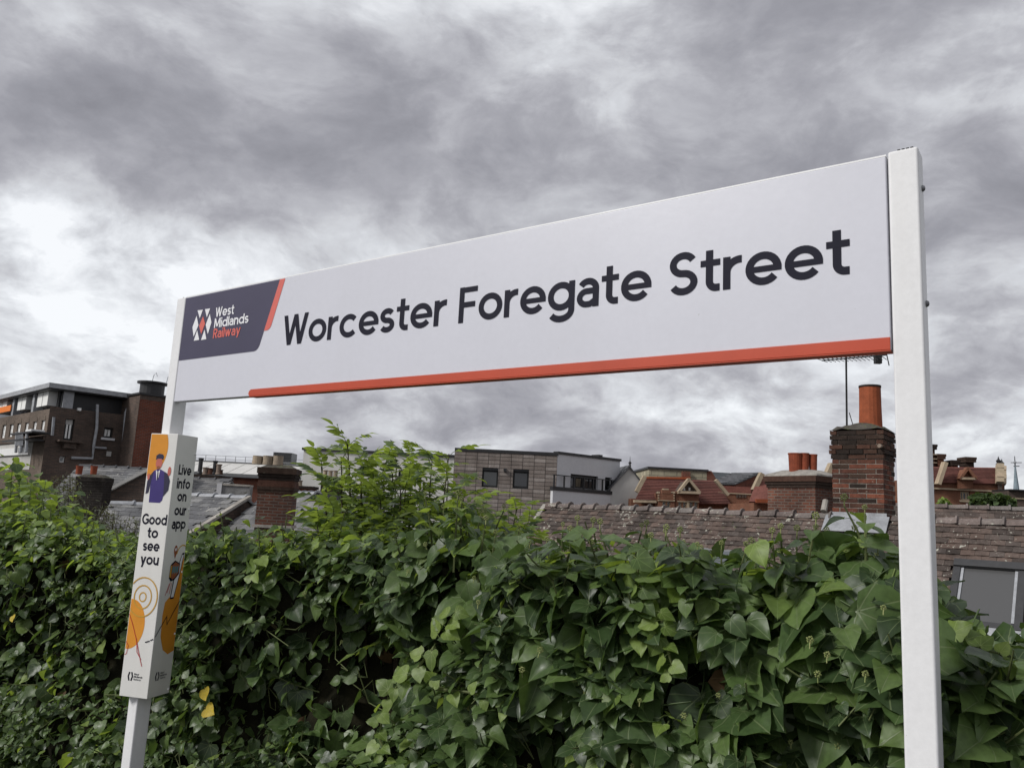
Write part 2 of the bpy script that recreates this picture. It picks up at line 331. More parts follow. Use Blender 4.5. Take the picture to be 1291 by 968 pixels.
# ------------------------------------------------------------------ the setting
YAW = 0.94330439
SX, SY, UP = V((math.sin(YAW), -math.cos(YAW), 0)), V((math.cos(YAW), math.sin(YAW), 0)), V((0, 0, 1))
SBL = V((-1.82188, 4.29287, EYE + .51334))       # the sign panel's lower left front corner
PLAT = EYE - 2.3; DECK = EYE - 1.6      # verge behind the platform edge, platform surface
BASE = V((SBL.x, SBL.y, PLAT))
def sl(x, y, z=0.): return V((BASE.x, BASE.y, 0)) + SX * x + SY * y + UP * z    # along the sign, behind the sign, height
def fractal(x, y, seed=0):
    return sum(math.sin(x * f * 1.3 + seed * 1.7 + i * 2.1) * math.cos(y * f * 1.1 - seed + i) / f for i, f in enumerate((1, 2.3, 4.9, 9.7)))
g = MB(); R = 7000
g.poly([(-R, -R, 0), (R, -R, 0), (R, R, 0), (-R, R, 0)]); tag(g.build('ground', 'ground_town'), kind='structure')
g = MB().obox(sl(-30, -8, 0.01), SX * 50, SY * 7.0, UP * (DECK - .01)); tag(g.build('platform', 'platform_paving'), kind='structure')
g = MB().obox(sl(-30, -.998, 0.012), SX * 50, SY * 2.7, UP * (PLAT - .012)); tag(g.build('verge', 'soil'), kind='structure')
g = MB(); n = 26
emb = [[sl(-30 + 50 * i / n, 1.7 + 5.6 * j / 10, .004 + (PLAT - .006) * (1 - j / 10) + (.08 * fractal(i * .9, j * 1.3) if 0 < j < 10 else 0)) for i in range(n + 1)] for j in range(11)]
for j in range(10):
    for i in range(n): g.poly([emb[j][i], emb[j][i + 1], emb[j + 1][i + 1], emb[j + 1][i]])
tag(g.build('embankment', 'soil'), kind='structure')
g = MB(); NX = 120                                # far hills
rows = []
for j in range(8):
    row = []
    for i in range(NX + 1):
        a = -1.25 + 2.5 * i / NX; dist = 3000 + 260 * j; px = CX + F_PX * math.tan(a) if abs(a) < 1.3 else 0
        ridge = 150 + 26 * math.sin(a * 5.3 + 1.0) + 14 * math.sin(a * 13.1) + 7 * math.sin(a * 31 + 2) + 105 * math.exp(-((a - .262) / .03) ** 2)
        row.append(V((math.sin(a) * dist, math.cos(a) * dist, max(0.02, ridge * math.sin(PI * min(1, (j) / 7)) ** .8) if j < 7 else .02)))
    rows.append(row)
for j in range(7):
    for i in range(NX): g.poly([rows[j][i], rows[j][i + 1], rows[j + 1][i + 1], rows[j + 1][i]])
tag(g.build('hills', 'hazy_hill', smooth=True), kind='structure')
# ------------------------------------------------------------------ building helpers
class Facade:
    """a vertical wall plane through P along the horizontal direction u; measures openings seen at pixels"""
    def __init__(s, P, u):
        s.P = V((P.x, P.y, 0)); s.u = V(u).normalized(); s.n = V((s.u.y, -s.u.x, 0))
        if s.n.dot(CAM - P) < 0: s.n = -s.n
    def loc(s, px, py):
        d = ray(px, py); t = (s.P - CAM).dot(s.n) / d.dot(s.n); p = CAM + d * t; return (p - s.P).dot(s.u), p.z
    def rect(s, x0, y0, x1, y1):
        a, b = s.loc(x0, (y0 + y1) / 2)[0], s.loc(x1, (y0 + y1) / 2)[0]; xm = (x0 + x1) / 2
        c, d = s.loc(xm, y1)[1], s.loc(xm, y0)[1]; return (min(a, b), max(a, b), c, d)
    def pt(s, x, z, out=0.): return s.P + s.u * x + UP * z + s.n * out
def wall_open(mb, fc, x0, x1, z0, z1, opens, depth=.16, out=0.):
    xs = sorted({x0, x1, *[v for o in opens for v in o[:2] if x0 < v < x1]}); zs = sorted({z0, z1, *[v for o in opens for v in o[2:] if z0 < v < z1]})
    for i in range(len(xs) - 1):
        for j in range(len(zs) - 1):
            cx, cz = (xs[i] + xs[i + 1]) / 2, (zs[j] + zs[j + 1]) / 2
            if any(o[0] < cx < o[1] and o[2] < cz < o[3] for o in opens): continue
            q = [fc.pt(xs[i], zs[j], out), fc.pt(xs[i + 1], zs[j], out), fc.pt(xs[i + 1], zs[j + 1], out), fc.pt(xs[i], zs[j + 1], out)]
            if (q[1] - q[0]).cross(q[2] - q[0]).dot(fc.n) < 0: q.reverse()
            mb.poly(q)
    for (a, b, c, d) in opens:
        for (p, q) in (((a, c), (b, c)), ((b, c), (b, d)), ((b, d), (a, d)), ((a, d), (a, c))):
            mb.poly([fc.pt(*p, out), fc.pt(*q, out), fc.pt(*q, out - depth), fc.pt(*p, out - depth)])
def bar(mb, fc, x0, x1, z0, z1, o0, o1): mb.obox(fc.pt(x0, z0, o0), fc.u * (x1 - x0), fc.n * (o1 - o0), UP * (z1 - z0))
def window(root, fc, r, fm='window_white', pm='pane_dark', cols=1, rows=1, ft=.06, depth=.16, out=0., sill=None, name='window'):
    a, b, c, d = r; m = MB(); e = out - depth
    bar(m, fc, a, b, c, c + ft, e, e + .05); bar(m, fc, a, b, d - ft, d, e, e + .05)
    bar(m, fc, a, a + ft, c + ft, d - ft, e, e + .05); bar(m, fc, b - ft, b, c + ft, d - ft, e, e + .05)
    for k in range(1, cols): x = a + (b - a) * k / cols; bar(m, fc, x - ft * .4, x + ft * .4, c + ft, d - ft, e, e + .045)
    for k in range(1, rows): z = c + (d - c) * k / rows; bar(m, fc, a + ft, b - ft, z - ft * .4, z + ft * .4, e, e + .042)
    f = m.build(name, fm, root)
    m = MB(); bar(m, fc, a + .005, b - .005, c + .005, d - .005, e - .02, e + .012); m.build('pane', pm, f)
    if sill: m = MB(); bar(m, fc, a - .1, b + .1, c - .12, c - .003, out - .05, out + .1); m.build('sill', sill, f)
    return f
def solid(P, u, n, w, d, z0, z1):                # plain box volume, P is its front left foot
    return MB().obox(V((P.x, P.y, z0)), u * w, n * d, UP * (z1 - z0))
def tile_mesh(w, l, t, var):
    m = MB(); j = [(random.uniform(-.06, .06) * w, random.uniform(-.05, .05) * l) for _ in range(2)]
    x0, x1 = -w / 2 * .985, w / 2 * .985; c = t * .35
    vs = []
    for (y, zb) in ((-l * .35, 0), (l, t * 1.1)):  # y runs down the slope; the tail rides on the course below
        for x, zc in ((x0, 0), (0, c), (x1, 0)):
            yy = y + (j[0][1] if (y > 0 and x < 0) else j[1][1] if (y > 0 and x > 0) else 0)
            vs += [(x, yy, zb + zc), (x, yy, zb + zc + t)]
    fs = [(1, 7, 9, 3), (3, 9, 11, 5), (6, 8, 9, 7), (8, 10, 11, 9), (0, 6, 7, 1), (4, 5, 11, 10)]
    m.mesh(vs, [tuple(reversed(f)) for f in fs]); return m
def lay_tiles(root, O, u, dn, nrm, length, slope, tw, gauge, mat, t=.012, single=0, skip=None, name='tile', start=0., order=None):
    """courses of tiles from the ridge O down the slope; `single` of them as objects of their own, the rest joined"""
    protos = [tile_mesh(tw, gauge, t, k) for k in range(4)]
    meshes = [mesh_of(p, name, mat) for p in protos] if single else None
    spots = []
    for j in range(int(slope / gauge)):
        off = (j % 2) * tw / 2
        for i in range(-1, int(length / tw) + 1):
            x = (i + .5) * tw + off; y = start + j * gauge
            if x < tw * .4 or x > length - tw * .4: continue
            if skip and skip(x, y): continue
            c = O + u * x + dn * y + nrm * .010
            spots.append((x, y, c))
    if single:
        spots.sort(key=lambda s: (s[2] - CAM).length if order is None else order(s))
    joined = MB()
    for k, (x, y, c) in enumerate(spots):
        a = random.gauss(0, .012); tx = (u * math.cos(a) + dn * math.sin(a)); ty = (dn * math.cos(a) - u * math.sin(a))
        fr = frame(c + nrm * random.uniform(0, .006) + dn * random.gauss(0, .004), tx, ty, nrm)
        if k < single: piece(name, meshes[k % 4], fr, root)
        else: p = protos[random.randrange(4)]; joined.mesh([fr @ v for v in p.v], p.f)
    if joined.f:
        o = joined.build(name + '_courses', mat, root); o['kind'] = 'stuff'
def gable_house(name, label, cat, A, B, run, drop, wall, roof, tile=(.3, .2), brun=None, bdrop=None, verge=.12, single=0, ridge='ridge_clay', ridge_l=.45, ridge_r=.11, tiles=True, skip=None, group=None, eaves=.2, order=None, ridge_single=True, tile_t=.012, ridge_skip=None):
    """a pitched-roof house under the ridge A-B; front slope toward the camera. returns (root, u, n, dn, nrm)"""
    A, B = V(A), V(B); B.z = A.z; u = (B - A).normalized(); n = V((u.y, -u.x, 0)); L = (B - A).length
    if n.dot(CAM - A) < 0: n = -n
    brun = brun or run; bdrop = bdrop or drop
    root = thing(name, label, cat, V(((A.x + B.x) / 2, (A.y + B.y) / 2, 0)), 0, group)
    def section(x):                              # wall outline under the roof
        p = A + u * x; e = .1
        f, b = n * (run - eaves), n * -(brun - eaves); zf, zb = A.z - drop * (run - eaves) / run - e, A.z - bdrop * (brun - eaves) / brun - e
        return [V((*(p + f).xy, .004)), V((*(p + f).xy, zf)), V((*p.xy, A.z - e)), V((*(p + b).xy, zb)), V((*(p + b).xy, .004))]
    m = MB(); s0, s1 = section(verge), section(L - verge)
    m.mesh(s0 + s1, [(0, 1, 2, 3, 4), (9, 8, 7, 6, 5)] + [(k, k + 5, k + 6, k + 1) for k in range(4)]); m.build('wall', wall, root)
    dn = (n * run - UP * drop).normalized(); nrm = (n * drop + UP * run).normalized(); sl_ = math.hypot(run, drop)
    dnb = (-n * brun - UP * bdrop).normalized(); nrb = (-n * bdrop + UP * brun).normalized(); slb = math.hypot(brun, bdrop)
    m = MB(); t = .07
    pf, pb = A + dn * sl_, A + dnb * slb
    m.obox(A - nrm * t, u * L, dn * sl_, nrm * t); m.obox(A - nrb * t, u * L, dnb * slb, nrb * t); m.build('roof', roof, root)
    if tiles: lay_tiles(root, A, u, dn, nrm, L, sl_, tile[0], tile[1], roof, single=single, skip=skip, start=.03, order=order, name='roof_tile', t=tile_t)
    if ridge:
        k = max(1, round(L / ridge_l)); w = L / k; rm = MB(); hs = 6
        ring = [(math.cos(PI * (.06 + .88 * i / hs)), math.sin(PI * (.06 + .88 * i / hs))) for i in range(hs + 1)]
        vs = []
        for x, rr in ((-w * .5, ridge_r * .92), (w * .40, ridge_r * 1.08), (w * .41, ridge_r * 1.34), (w * .5, ridge_r * 1.36), (w * .5, ridge_r * .8)):
            vs += [(x, c * rr, s * rr) for c, s in ring]
        nn = hs + 1
        fs = [(a * nn + i, a * nn + i + 1, (a + 1) * nn + i + 1, (a + 1) * nn + i) for a in range(4) for i in range(hs)]
        rm.mesh(vs, fs); rme = mesh_of(rm, 'ridge_tile', ridge)
        if ridge_single:
            for i in range(k):
                if ridge_skip and ridge_skip(w * (i + .5)): continue
                c = A + u * (w * (i + .5)) + UP * (random.uniform(-.006, .01) - .035)
                a = random.gauss(0, .02); ux = (u + UP * a).normalized()
                piece('ridge_tile', rme, frame(c, ux, UP.cross(ux).normalized(), ux.cross(UP.cross(ux).normalized())), root)
        else:
            j = MB()
            for i in range(k):
                fr = frame(A + u * (w * (i + .5)) - UP * .035, u, UP.cross(u), UP); j.mesh([fr @ v for v in rm.v], rm.f)
            j.build('ridge', ridge, root)
    return root, u, n, dn, nrm
def pot(parent, c, h, r, mat, style=0, name='chimney_pot'):
    m = MB(); t = r * .82
    prof = [(r * 1.05, 0), (r * 1.02, h * .06), (r * .97, h * .5), (r * .95, h * .955), (r * .98, h * .96), (r * .98, h), (t * .95, h), (t * .9, h * .75)] if style == 0 else \
           [(r * .88, 0), (r * .9, h * .1), (r, h * .92), (r * 1.07, h * .93), (r * 1.07, h), (t, h), (t * .9, h * .7)] if style == 1 else \
           [(r * 1.1, 0), (r * 1.1, h * .1), (r * .9, h * .15), (r * .85, h * .85), (r * 1.1, h * .9), (r * 1.1, h), (t * .9, h), (t * .85, h * .7)]
    m.lathe(c, prof, 18); o = m.build(name, mat, parent, smooth=False)
    m = MB().lathe(c, [(t * .9, h * .76), (.001, h * .75)], 12); m.build('flue', 'black_plastic', o)
    return o
def stack(root, O, u, n, w, d, z0, z1, mat, cap='brick_sooty', corb=.05, band=True, name='chimney'):
    """far chimney: shaft, corbelled head courses and mortar top; O = front left foot, n points to the camera"""
    m = MB().obox(V((O.x, O.y, z0)), u * w, n * -d, UP * (z1 - z0)); ch = m.build(name, mat, root)
    m = MB()
    for k, (zz, hh, e) in enumerate(((z1 - .30, .075, corb * .5), (z1 - .225, .075, corb), (z1 - .15, .15, corb * 1.6))):
        m.obox(V((O.x, O.y, zz + .001 * k)) - u * e + n * e, u * (w + 2 * e), n * -(d + 2 * e), UP * (hh - .002))
    m.build('corbel', cap, ch)
    c = O + u * w / 2 - n * d / 2; hw, hd = w / 2, d / 2; m = MB()
    lo = [V((c.x, c.y, z1 + .001)) + u * a * hw + n * b * hd for a, b in ((-1, -1), (1, -1), (1, 1), (-1, 1))]
    hi = [V((c.x, c.y, z1 + .09)) + u * a * hw * .6 + n * b * hd * .5 for a, b in ((-1, -1), (1, -1), (1, 1), (-1, 1))]
    m.mesh(lo + hi, [(0, 1, 5, 4), (1, 2, 6, 5), (2, 3, 7, 6), (3, 0, 4, 7), (4, 5, 6, 7)]); m.build('flaunching', 'soot_mortar', ch)
    return ch
def hz(u): return V((u.y, -u.x, 0))
# ------------------------------------------------------------------ near house: clay tiled roof behind the hedge
RA, RB = at(690, 638, 16), at(1400, 666, 10.35); RB.z = RA.z
u_ = (RB - RA).normalized(); n_ = V((u_.y, -u_.x, 0)); n_ = n_ if n_.dot(CAM - RA) > 0 else -n_
dn_, nrm_ = (n_ - UP).normalized(), (n_ + UP).normalized()
def on_slope(px, py, off=0.):
    d = ray(px, py); P = RA + nrm_ * off; t = (P - CAM).dot(nrm_) / d.dot(nrm_); q = CAM + d * t - P; return q.dot(u_), q.dot(dn_)
a1, a2, a3, a4 = on_slope(1216, 711), on_slope(1288, 716), on_slope(1203, 776), on_slope(1278, 786)
SKY = (min(a1[0], a3[0]) * .5 + max(a1[0], a3[0]) * .5, (a2[0] + a4[0]) / 2, (a1[1] + a2[1]) / 2, (a3[1] + a4[1]) / 2 + .12); SKY = (SKY[0], SKY[1], SKY[2] + .15, SKY[3] + .06)
b1, b2 = on_slope(872, 692), on_slope(924, 707); ROOFLIGHT = (b1[0], b2[0], b1[1], b1[1] + .8)
c1 = on_slope(1047, 662)[0]; c2 = on_slope(1113, 667)[0]
CHX0, CHW, CHD = c1, c2 - c1, .68
CH_Y = on_slope(1080, 655)[1]                      # where the stack's front meets the slope
def tile_skip(x, y):
    if SKY[0] - .1 < x < SKY[1] + .1 and SKY[2] - .22 < y < SKY[3] + .05: return True
    if ROOFLIGHT[0] < x < ROOFLIGHT[1] and ROOFLIGHT[2] < y < ROOFLIGHT[3]: return True
    return CHX0 - .06 < x < CHX0 + CHW + .06 and y < CH_Y + .02
def show_order(s):
    px, py, w = project(s[2]); return w + (60 if not (0 < px < 1291) or py > 745 or 1125 < px < 1185 else 0)
house, hu, hn, hdn, hnr = gable_house('terraced_house', 'near house with lichen-spotted brown clay tile roof and half-round ridge, just behind the hedge', 'house', RA, RB, 3.1, 3.1, 'brick_far', 'roof_clay',
    tile=(.172, .105), tile_t=.017, single=290, skip=tile_skip, ridge_l=.29, ridge_r=.10, order=show_order, ridge_skip=lambda x: CHX0 - .05 < x < CHX0 + CHW + .05)
def slope_pt(x, y, h=0.): return RA + u_ * x + dn_ * y + nrm_ * h
# pale verge strip at the left end of the roof
m = MB().obox(slope_pt(-.10, -.02, -.06), u_ * .098, dn_ * 4.2, nrm_ * .10); m.build('verge_board', 'pale_cap', house)
# skylight
def slope_box(m, x0, x1, y0, y1, h0, h1): m.obox(slope_pt(x0, y0, h0), u_ * (x1 - x0), dn_ * (y1 - y0), nrm_ * (h1 - h0))
x0, x1, y0, y1 = SKY
m = MB(); slope_box(m, x0 - .09, x0, y0 - .02, y1, -.02, .095); slope_box(m, x1, x1 + .09, y0 - .02, y1, -.02, .095)
slope_box(m, x0 - .09, x1 + .09, y0 - .14, y0 - .021, -.02, .12); slope_box(m, x0, x1, y1 - .10, y1, -.02, .07)
sk = m.build('skylight', 'dark_frame', house, bevel=.008)
m = MB(); slope_box(m, x0 + .001, x1 - .001, y0 - .019, y1 - .101, -.01, .062); m.build('pane', 'pane_grey', sk)
m = MB(); slope_box(m, x0 + .003, x0 + .035, y0 - .015, y1 - .105, .063, .078); slope_box(m, x1 - .035, x1 - .003, y0 - .015, y1 - .105, .063, .078); m.build('glazing_bar', 'lead', sk)
m = MB(); slope_box(m, x0 - .16, x1 + .16, y1 + .002, y1 + .26, .066, .08); m.build('flashing', 'lead', sk)
x0, x1, y0, y1 = ROOFLIGHT
m = MB(); slope_box(m, x0, x1, y0, y1, -.01, .05); rl = m.build('roof_light', 'grey_metal', house)
m = MB(); slope_box(m, x0 + .05, x1 - .05, y0 + .05, y1 - .05, .051, .06); m.build('pane', 'pane_sky', rl)
# brick chimney, brick by brick
cz0 = (slope_pt(0, CH_Y)).z - .12
CHO = slope_pt(CHX0, CH_Y); CHO.z = 0
CH_TOP = at(1080, 541, (CHO + u_ * CHW / 2).y).z
chim = thing('brick_chimney', 'weathered red brick chimney stack with a single tall orange pot, on the near tiled roof', 'chimney', V((*(CHO + u_ * CHW / 2 - n_ * CHD / 2).xy, cz0)))
MO = .0115
MB().obox(V((CHO.x, CHO.y, cz0 - .6)) + u_ * MO - n_ * MO, u_ * (CHW - 2 * MO), n_ * -(CHD - 2 * MO), UP * (CH_TOP - cz0 + .58)).build('mortar_core', 'mortar', chim)
course = .0745; ncs = int((CH_TOP - cz0) / course)
def brick_mesh(l, mat):
    m = MB(); x, y, z = l / 2, .05, .0305; b = .004
    vs = []
    for k in range(2):
        zz = -z if k == 0 else z
        vs += [(-x, -y + random.uniform(-b, b), zz), (x, -y + random.uniform(-b, b), zz), (x, y, zz), (-x, y, zz)]
    m.mesh(vs, [(0, 3, 2, 1), (4, 5, 6, 7), (0, 1, 5, 4), (1, 2, 6, 5), (2, 3, 7, 6), (3, 0, 4, 7)]); return m
BR = {}
def brick(l, mat):
    key = (round(l, 3), mat, random.randrange(2))
    if key not in BR: BR[key] = mesh_of(brick_mesh(l, mat), 'brick', mat)
    return BR[key]
for c in range(ncs):
    top = ncs - 1 - c
    e = {0: .018, 1: .022, 2: .010, 3: .030, 4: .034, 5: .012}.get(top, 0.)
    z = cz0 + (c + .5) * course
    sides = [(CHO, u_, n_, CHW), (CHO + u_ * CHW, -n_, u_, CHD), (CHO + u_ * CHW - n_ * CHD, -u_, -n_, CHW), (CHO - n_ * CHD, n_, -u_, CHD)]
    for si, (o, d, nn, ln) in enumerate(sides):
        if si == 2 and top > 5: continue          # the hidden back keeps its mortar core
        ln2 = ln + 2 * e; nb = max(2, round(ln2 / .232)); bl = ln2 / nb; off = bl / 2 if (c + si) % 2 else 0
        edges = [0] + [k * bl + off for k in range(0 if off else 1, nb)] + [ln2]; edges = sorted(set(round(v, 4) for v in edges))
        if (c + si) % 2: edges = [.112] + [v for v in edges if .16 < v < ln2 - .16] + [ln2 - .112]   # corners interlock
        for q in range(len(edges) - 1):
            a, b = edges[q], edges[q + 1]
            if b - a < .04: continue
            lo = V((o.x, o.y, z)) - d * e + nn * e
            sooty = top < 6 or random.random() < .16
            l = b - a - (.014 if q not in (0, len(edges) - 2) else .009)
            piece('brick', brick(l, 'brick_sooty' if sooty else 'brick_clay'), frame(lo + d * ((a + b) / 2) - nn * (.05 + random.uniform(0, .006)), d, -nn, UP), chim)
lo = [V((CHO.x, CHO.y, cz0 + ncs * course)) + u_ * (CHW / 2 + a * (CHW / 2 + .03)) + n_ * (-CHD / 2 + b * (CHD / 2 + .03)) for a, b in ((-1, -1), (1, -1), (1, 1), (-1, 1))]
m = MB(); cc = CHO + u_ * CHW / 2 - n_ * CHD / 2; grid = []
for j in range(9):
    for i in range(9):
        a, b = -1 + i / 4, -1 + j / 4; hgt = .14 * (1 - max(abs(a), abs(b)) ** 2.2) + .02 * fractal(i, j, 3)
        grid.append(V((cc.x, cc.y, cz0 + ncs * course + max(.0, hgt) + .004)) + u_ * a * (CHW / 2 + .03) + n_ * b * (CHD / 2 + .03))
m.mesh(grid, [(j * 9 + i, j * 9 + i + 1, j * 9 + i + 10, j * 9 + i + 9) for j in range(8) for i in range(8)]); m.build('flaunching', 'soot_mortar', chim)
pd = (cc - CAM).y
pc = at(1100, 541, pd); pc = V((cc.x, cc.y, 0)) + u_ * ((pc - cc).dot(u_)); pc.z = cz0 + ncs * course + .06
ph_ = at(1101, 488, pd).z - pc.z; tp = pot(chim, pc, ph_, .168, 'terracotta'); MB().lathe(pc, [(.1655, ph_ * .958), (.1665, ph_ * .959), (.1665, ph_ + .003), (.135, ph_ + .003)], 18).build('sooty_rim', 'soot_brick', tp)
m = MB()                                              # lead apron and side flashings
m.obox(slope_pt(CHX0 - .08, CH_Y + .0, .03), u_ * (CHW + .16), dn_ * .34, nrm_ * .012) if False else m.obox(slope_pt(CHX0 - .08, CH_Y, .072), u_ * (CHW + .16), dn_ * .34, nrm_ * .012)
m.obox(V((CHO.x, CHO.y, cz0 + .06)) + n_ * .001 - u_ * .03, u_ * (CHW + .06), n_ * .01, UP * .17); m.build('lead_flashing', 'lead', chim)
m = MB().tube([slope_pt(CHX0 - .12, CH_Y - .05, .10), slope_pt(CHX0 - .12, CH_Y - .25, .14)], .05, 10); m.build('flashing_roll', 'pale_cap', chim)
# insulators on the stack
m = MB(); q = CHO + u_ * CHW * .97 + n_ * .03; q.z = at(1112, 567, pd).z; m.tube([q, q + n_ * .09], .03, 10); m.build('insulator', 'pot_buff', chim)
# television aerial strapped to the stack
mp_ = CHO + u_ * ((at(1067, 540, pd) - CHO).dot(u_)) - n_ * (CHD * .3); mz = at(1066, 450, pd).z
aer = thing('television_aerial', 'black rooftop television aerial on a thin mast beside the orange pot', 'aerial', V((mp_.x, mp_.y, cz0 + ncs * course)))
MB().tube([V((mp_.x, mp_.y, cz0 + ncs * course + .0)), V((mp_.x + .01, mp_.y, mz + .1))], .016, 8).build('mast', 'black_plastic', aer)
ba, bb = at(1036, 454.5, pd), at(1114, 449.0, pd); bb.y = ba.y - .1; bm_ = (bb - ba).normalized()
MB().tube([ba, bb], .011, 6).build('boom', 'dark_metal', aer)
for k in range(15):
    p = ba.lerp(bb, (k + .2) / 15.5); l = .10 + .006 * k
    MB().tube([p + V((.03, -.12, l * -.5)), p + V((-.03, .12, l * .45))], .006, 5).build('element', 'dark_metal', aer)
MB().obox(ba.lerp(bb, .86) - V((.05, .05, .13)), (.1, 0, 0), (0, .08, 0), (0, 0, .13)).build('balun', 'black_plastic', aer)
for s_ in (-1, 1): MB().tube([bb + V((0, 0, .02)), bb + V((.06, .05, s_ * .16))], .009, 5).build('reflector', 'dark_metal', aer)
MB().tube([V((mp_.x + .03, mp_.y - .03, mz - .9)), V((mp_.x + .10, mp_.y - .03, mz - 1.15)), V((mp_.x + .08, mp_.y - .02, cz0 + ncs * course + .1))], .007, 5).build('cable', 'black_plastic', aer)
# ------------------------------------------------------------------ town behind
def rel(px, py, d): p = at(px, py, d); return p
# house right behind the near ridge, at the right edge
gable_house('rear_house', 'brown tiled roof ridge peeping over the near roof at the right edge', 'house', rel(1120, 637, 20), rel(1420, 643, 17.6), 3.2, 2.9, 'brick_far', 'roof_clay', tile=(.3, .16), ridge_l=.45, ridge_single=False)
# chimney with three red pots behind the near ridge
p0 = rel(968, 632, 22); p1 = rel(1028, 634, 20.7); cu = (p1 - p0); cu.z = 0; cw = cu.length; cu.normalize(); cn = V((cu.y, -cu.x, 0)); cn = cn if cn.dot(CAM - p0) > 0 else -cn
hA = p0 - cu * 1.5 - cn * .55; hB = p1 + cu * 4.0 - cn * .55; hA.z = hB.z = EYE + .12
h2, *_ = gable_house('chimney_house', 'house hidden behind the near ridge, showing only a squat brick chimney with three red pots', 'house', hA, hB, 3.4, 3.0, 'brick_far', 'roof_clay', tiles=False, ridge=None)
zt = rel(1000, 600, 21.3).z
ch = stack(h2, p0, cu, cn, cw, .9, EYE - .8, zt, 'brick_far', corb=.055)
c0 = p0 + cu * cw / 2 - cn * .45; m = MB(); q = []
for zz, w1, w2 in ((.002, .56, .56), (.05, .55, .55), (.15, .36, .30), (.18, .30, .24)):
    q += [V((c0.x, c0.y, zt + zz)) + cu * (cw * w1 * a) + cn * (.9 * w2 * b) for a, b in ((-1, -1), (1, -1), (1, 1), (-1, 1))]
m.mesh(q, [(r_ * 4 + k, r_ * 4 + (k + 1) % 4, r_ * 4 + 4 + (k + 1) % 4, r_ * 4 + 4 + k) for r_ in range(3) for k in range(4)] + [(12, 13, 14, 15)]); m.build('mortar_cap', 'pale_cap', ch, bevel=.02)
for px, top, r, dd in ((986.5, 570.5, .185, .15), (1002.5, 570.5, .115, .0), (1012.5, 572, .11, -.2)):
    c = rel(px, 590, 21.3); c = c0 + cu * ((c - c0).dot(cu)) + cn * dd; c.z = zt + .12; pot(h2, c, rel(px, top, c.y).z - c.z, r, 'pot_red', 1)
# --- big dark brick building on the left with a rooftop storey
C0 = rel(63, 515, 40); zP = C0.z
dl, dr = V((-.707, .707, 0)), V((.707, .707, 0))
lb = thing('office_building', 'dark brown brick office block with glazed rooftop storey and slab roof at the left edge', 'building', V((C0.x, C0.y, 0)))
fl, fr_ = Facade(C0, dl), Facade(C0, dr)
wins = []
for x, yt, yb in ((4.5, 535.5, 552), (14, 534.5, 550.5), (23.2, 533.3, 549.5), (33, 532.3, 548.5), (43.3, 531, 546.5), (53.8, 529.5, 545)):
    a, b, c, d = fl.rect(x - 2.1, yt, x + 2.1, yb); wins.append((a, b, c, d))
low = [fl.rect(x - 2.2, 574, x + 2.2, 586) for x in (8, 18, 27)]
m = MB(); wall_open(m, fl, 0, 16, 0.004, zP, wins + low, .2); m.build('wall', 'brick_brown', lb)
for r in wins:
    w_ = window(lb, fl, r, 'window_white', 'pane_sky', 1, 2, .13, .12)
    mm = MB(); bar(mm, fl, r[0] + .1, r[0] + (r[1] - r[0]) * .6, r[2] + .15, r[3] - .12, -.105, -.06); mm.build('blind', 'blind_white', w_)
    mm = MB(); xc, hw = (r[0] + r[1]) / 2, (r[1] - r[0]) / 2 + .1
    arc_ = [fl.pt(xc + hw * math.cos(PI * k / 8), r[3] - .02 + .3 * math.sin(PI * k / 8), .02) for k in range(9)]; mm.prism(arc_, fl.n * -.03); mm.build('arch', 'brick_brown', w_)
for r in low: window(lb, fl, r, 'window_white', 'pane_dark', 1, 2, .1, .2)
zb_ = fl.loc(20, 558.5)[1]
m = MB(); bar(m, fl, 0.02, 16, zb_, zb_ + .22, .003, .1); m.build('string_course', 'brick_dark', lb)
m = MB(); bar(m, fl, 2.0, 16, zb_ - 1.45, zb_ - .02, .003, .02); m.build('plaster_band', 'render_grey', lb)
za = fl.loc(15, 572)[1]; m = MB(); bar(m, fl, 2.2, 9, za - .1, za + .28, .003, .14); m.build('sign_band', 'window_white', lb)
wr = [fr_.rect(81, 528, 93, 555), fr_.rect(130.5, 539, 142.5, 552), fr_.rect(75, 575, 82, 583)]
LR = fr_.loc(166, 560)[0]
m = MB(); wall_open(m, fr_, 0, LR + 2, 0.004, zP + .12, wr, .2); m.build('wall', 'brick_dark', lb)
bw_ = window(lb, fr_, wr[0], 'black_plastic', 'pane_sky', 2, 1, .09, .2)
r = wr[0]; mm = MB(); hw = (r[1] - r[0])
bar(mm, fr_, r[0] + .1, r[0] + hw * .42, r[2] + .1, r[3] - .28, -.186, -.12); bar(mm, fr_, r[0] + hw * .58, r[1] - .1, r[2] + .1, r[3] - .28, -.186, -.12); mm.build('curtain', 'blind_white', bw_)
mm = MB(); bar(mm, fr_, r[0] + .06, r[1] - .06, r[3] - .27, r[3] - .02, -.16, -.14); mm.build('transom', 'render_grey', bw_)
w2 = window(lb, fr_, wr[1], 'black_plastic', 'pane_dark', 2, 1, .07, .2, sill='render_white')
r = wr[1]; mm = MB(); bar(mm, fr_, r[0] + .1, r[1] - .1, r[2] + .1, r[3] - .1, -.186, -.155); mm.build('blind', 'blind_white', w2)
window(lb, fr_, wr[2], 'window_white', 'pane_sky', 1, 1, .07, .2)
a, b, c, d = fr_.rect(70, 555.5, 102, 563); m = MB(); bar(m, fr_, a, b, c + .2, d, .003, .55); bar(m, fr_, a + .3, b - .3, c - .1, c + .198, .003, .35); m.build('balcony', 'brick_dark', lb)
def pipe(root, fc, pts, r=.055, mat='grey_metal', name='downpipe'):
    q = [fc.pt(*fc.loc(*p), .12) for p in pts]; MB().tube(q, r, 8).build(name, mat, root)
